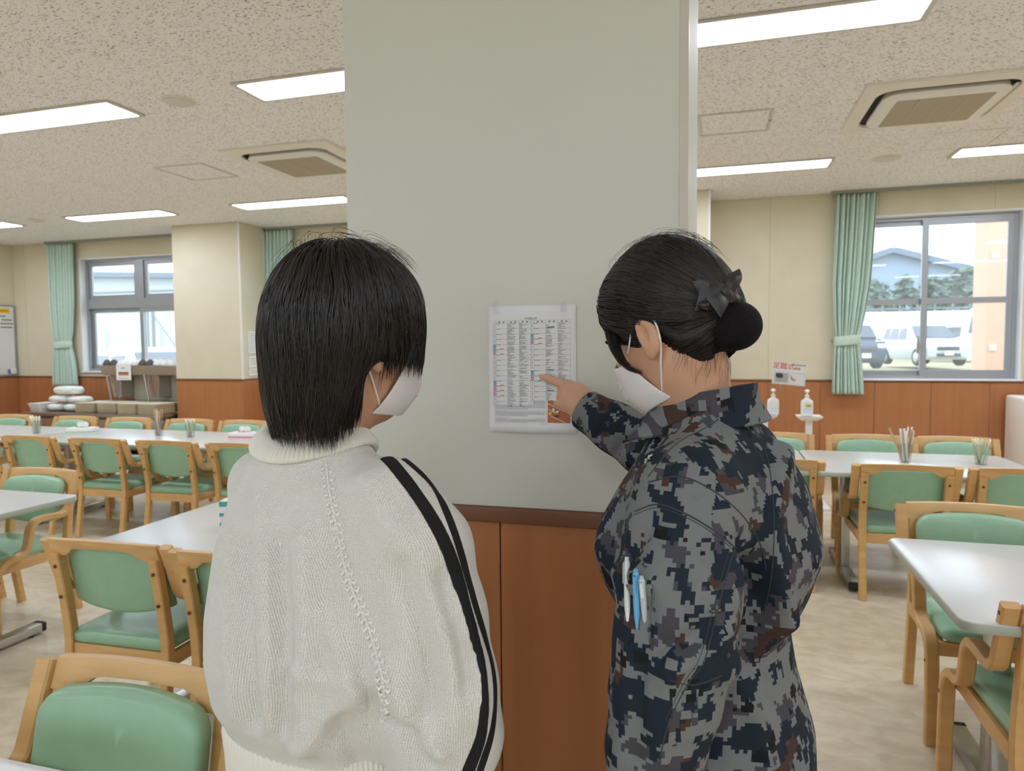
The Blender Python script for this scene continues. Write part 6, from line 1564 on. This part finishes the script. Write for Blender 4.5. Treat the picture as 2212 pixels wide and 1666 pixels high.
tgt = f32(BUN - (BUN - H2) * .12)
adopt(strands(sd, lambda P, k: (tgt - P) + f32(UP) * .02, hair2, 24, .0085, (.0002, .0030), (.0005, .0011), 'hair_strands', M_HAIRB, None, lambda P, k: np.linalg.norm(P - tgt, axis=1) < .045, 8, taper=.2, wob=.06), p2)
hi_ = VH2[(VH2 - H2) @ UP > .095]; hi_ = hi_[rg.integers(0, len(hi_), 90)]
adopt(strands(hi_, lambda P, k: (tgt - P) + f32(UP) * (.35 - .05 * k), hair2, 10, .008, (.003, .014), (.0002, .00032), 'stray_hairs', M_HAIRB, None, None, 12, wob=.4), p2)
low = VH2[((VH2 - H2) @ Bn[2] < -.03) & ((VH2 - H2) @ Bn[1] < -.03)]; low = low[rg.integers(0, len(low), 110)]
adopt(strands(low, lambda P, k: -f32(UP) + f32(Bn[1]) * .2, lambda Q: np.minimum(hair2(Q), body2(Q)), 6, .006, (.0006, .003), (.00014, .00026), 'nape_hairs', M_HAIRB, None, None, 13, wob=.3), p2)
def lock(P, n, rad, spread, nm, seed):
    r_ = np.random.default_rng(seed); G_ = resample(np.array(catmull([PT(*p) for p in P], 8)), 26); mb = MB(); t = np.linspace(0, 1, 26)
    for i in range(n):
        o_ = r_.normal(0, 1, 3); o_ /= np.linalg.norm(o_); amp = spread * math.sqrt(r_.uniform(0, 1)); e_ = r_.uniform(.75, 1.0); w_ = amp * np.sin(np.pi * np.minimum(1, t * .85 + .12)) ** .7
        pts = G_ + w_[:, None] * o_ + r_.normal(0, .0004, 3); k = int(26 * e_); mb.tube(pts[:k], list(rad * np.minimum(1, (1 - t[:k] / t[k - 1]) * 2.5 + .15)), 3, caps=False)
    o = mb.build(nm, M_HAIRB, None, smooth=True, fix=False); o['kind'] = 'stuff'; return adopt(o, p2)
lock([(1392, 560, 1.13), (1350, 590, 1.16), (1326, 640, 1.17), (1322, 700, 1.16), (1332, 755, 1.115), (1356, 793, 1.085), (1400, 809, 1.064)], 260, .0009, .011, 'side_lock', 1)
lock([(1400, 556, 1.16), (1352, 580, 1.19), (1318, 630, 1.21), (1312, 690, 1.21), (1320, 745, 1.20), (1334, 780, 1.19)], 120, .0008, .009, 'side_lock', 2)
# bun in its net
def bun(Q):
    ax = np.array([CR, CU, CF]); d = s_ell(Q, PT(1586, 704, 1.055), (.041, .038, .042), ax); d = smin(d, s_ell(Q, PT(1545, 696, 1.065), (.032, .037, .036), ax), .02); return d
me, VN, FN = surfnet(bun, BUN - .1, BUN + .1, .0032, 'hair_bun', 1); plane_uv(me, VN, FN, [(CF, CR * .8 + CU * .6, CU * .8 - CR * .6, 0), (CR, CF, CU, .7), (CU, CR, CF, .3)])
def net_mat():
    m = mat('bun_net', (22, 20, 24), .75, spec=.15); nt = m.node_tree; n = nt.nodes; l = nt.links; b = n['Principled BSDF']; tc = n.new('ShaderNodeTexCoord')
    w1 = n.new('ShaderNodeTexWave'); w1.inputs['Scale'].default_value = 75; w1.bands_direction = 'X'; w2 = n.new('ShaderNodeTexWave'); w2.inputs['Scale'].default_value = 75; w2.bands_direction = 'Y'
    l.new(tc.outputs['UV'], w1.inputs[0]); l.new(tc.outputs['UV'], w2.inputs[0]); mx = n.new('ShaderNodeMath'); mx.operation = 'MAXIMUM'; l.new(w1.outputs['Fac'], mx.inputs[0]); l.new(w2.outputs['Fac'], mx.inputs[1])
    bp = n.new('ShaderNodeBump'); bp.inputs['Strength'].default_value = .6; bp.inputs['Distance'].default_value = .0012; l.new(mx.outputs[0], bp.inputs['Height']); l.new(bp.outputs[0], b.inputs['Normal']); return m
adopt(link('hair_bun', me, net_mat(), None), p2)
# satin bow
M_SATIN = mat('black_satin', (44, 44, 48), .34, spec=.5)
bw = thing('hair_bow', 'black satin bow with a small bead on the netted hair bun', 'hair bow', tuple(PT(1565, 630, 1.031)))
def ribbon(P, w0, w1, nm):
    """strip through points P (px, py, d) with given widths, slightly thick"""
    C_ = np.array(catmull([PT(*p[:3]) for p in P], 8)); n = len(C_); rg_ = []
    for i in range(n):
        t = C_[min(i + 1, n - 1)] - C_[max(i - 1, 0)]; t /= np.linalg.norm(t) + 1e-9; s = np.cross(t, CF); s /= np.linalg.norm(s) + 1e-9; q = i / (n - 1); w_ = w0 + (w1 - w0) * q; k = -CF * .0012 + (-CF) * .003 * math.sin(q * PI)
        rg_.append([C_[i] - s * w_ / 2, C_[i] + k, C_[i] + s * w_ / 2, C_[i] + s * w_ / 2 + CF * .0014, C_[i] + k + CF * .0014, C_[i] - s * w_ / 2 + CF * .0014])
    o = MB().rings(rg_).build(nm, M_SATIN, None, smooth='auto'); return adopt(o, bw)
ribbon([(1572, 638, 1.016), (1550, 640, 1.013), (1528, 645, 1.011), (1508, 641, 1.011)], .018, .042, 'bow_loop')
ribbon([(1570, 642, 1.011), (1556, 652, 1.007), (1540, 664, 1.005)], .014, .038, 'bow_tail')
ribbon([(1570, 628, 1.021), (1545, 622, 1.023), (1520, 622, 1.026), (1505, 628, 1.029)], .016, .030, 'bow_loop')
ribbon([(1574, 630, 1.021), (1582, 615, 1.021), (1588, 600, 1.023), (1582, 588, 1.025)], .014, .024, 'bow_tail')
ribbon([(1578, 640, 1.019), (1590, 645, 1.026), (1600, 650, 1.033)], .012, .014, 'bow_tail')
ribbon([(1562, 620, 1.013), (1574, 632, 1.009), (1586, 650, 1.013)], .012, .012, 'bow_knot')
bp_ = PT(1521, 661, 0.999); o = MB().lathe([(.001, -.0085), (.006, -.006), (.0085, 0), (.006, .006), (.001, .0085)], n=14).build('bead', mat('dark_crystal', (60, 58, 58), .05, metal=.9), None, smooth=True, loc=tuple(bp_)); adopt(o, bw)
hp = mask_parts(H2, HB2, HS2, None, 1); adopt(hp, p2)
_before = set(bpy.data.objects); eyes(H2, HB2, HS2, None)
for o in [o for o in bpy.data.objects if o not in _before and o.parent is None]: adopt(o, p2)
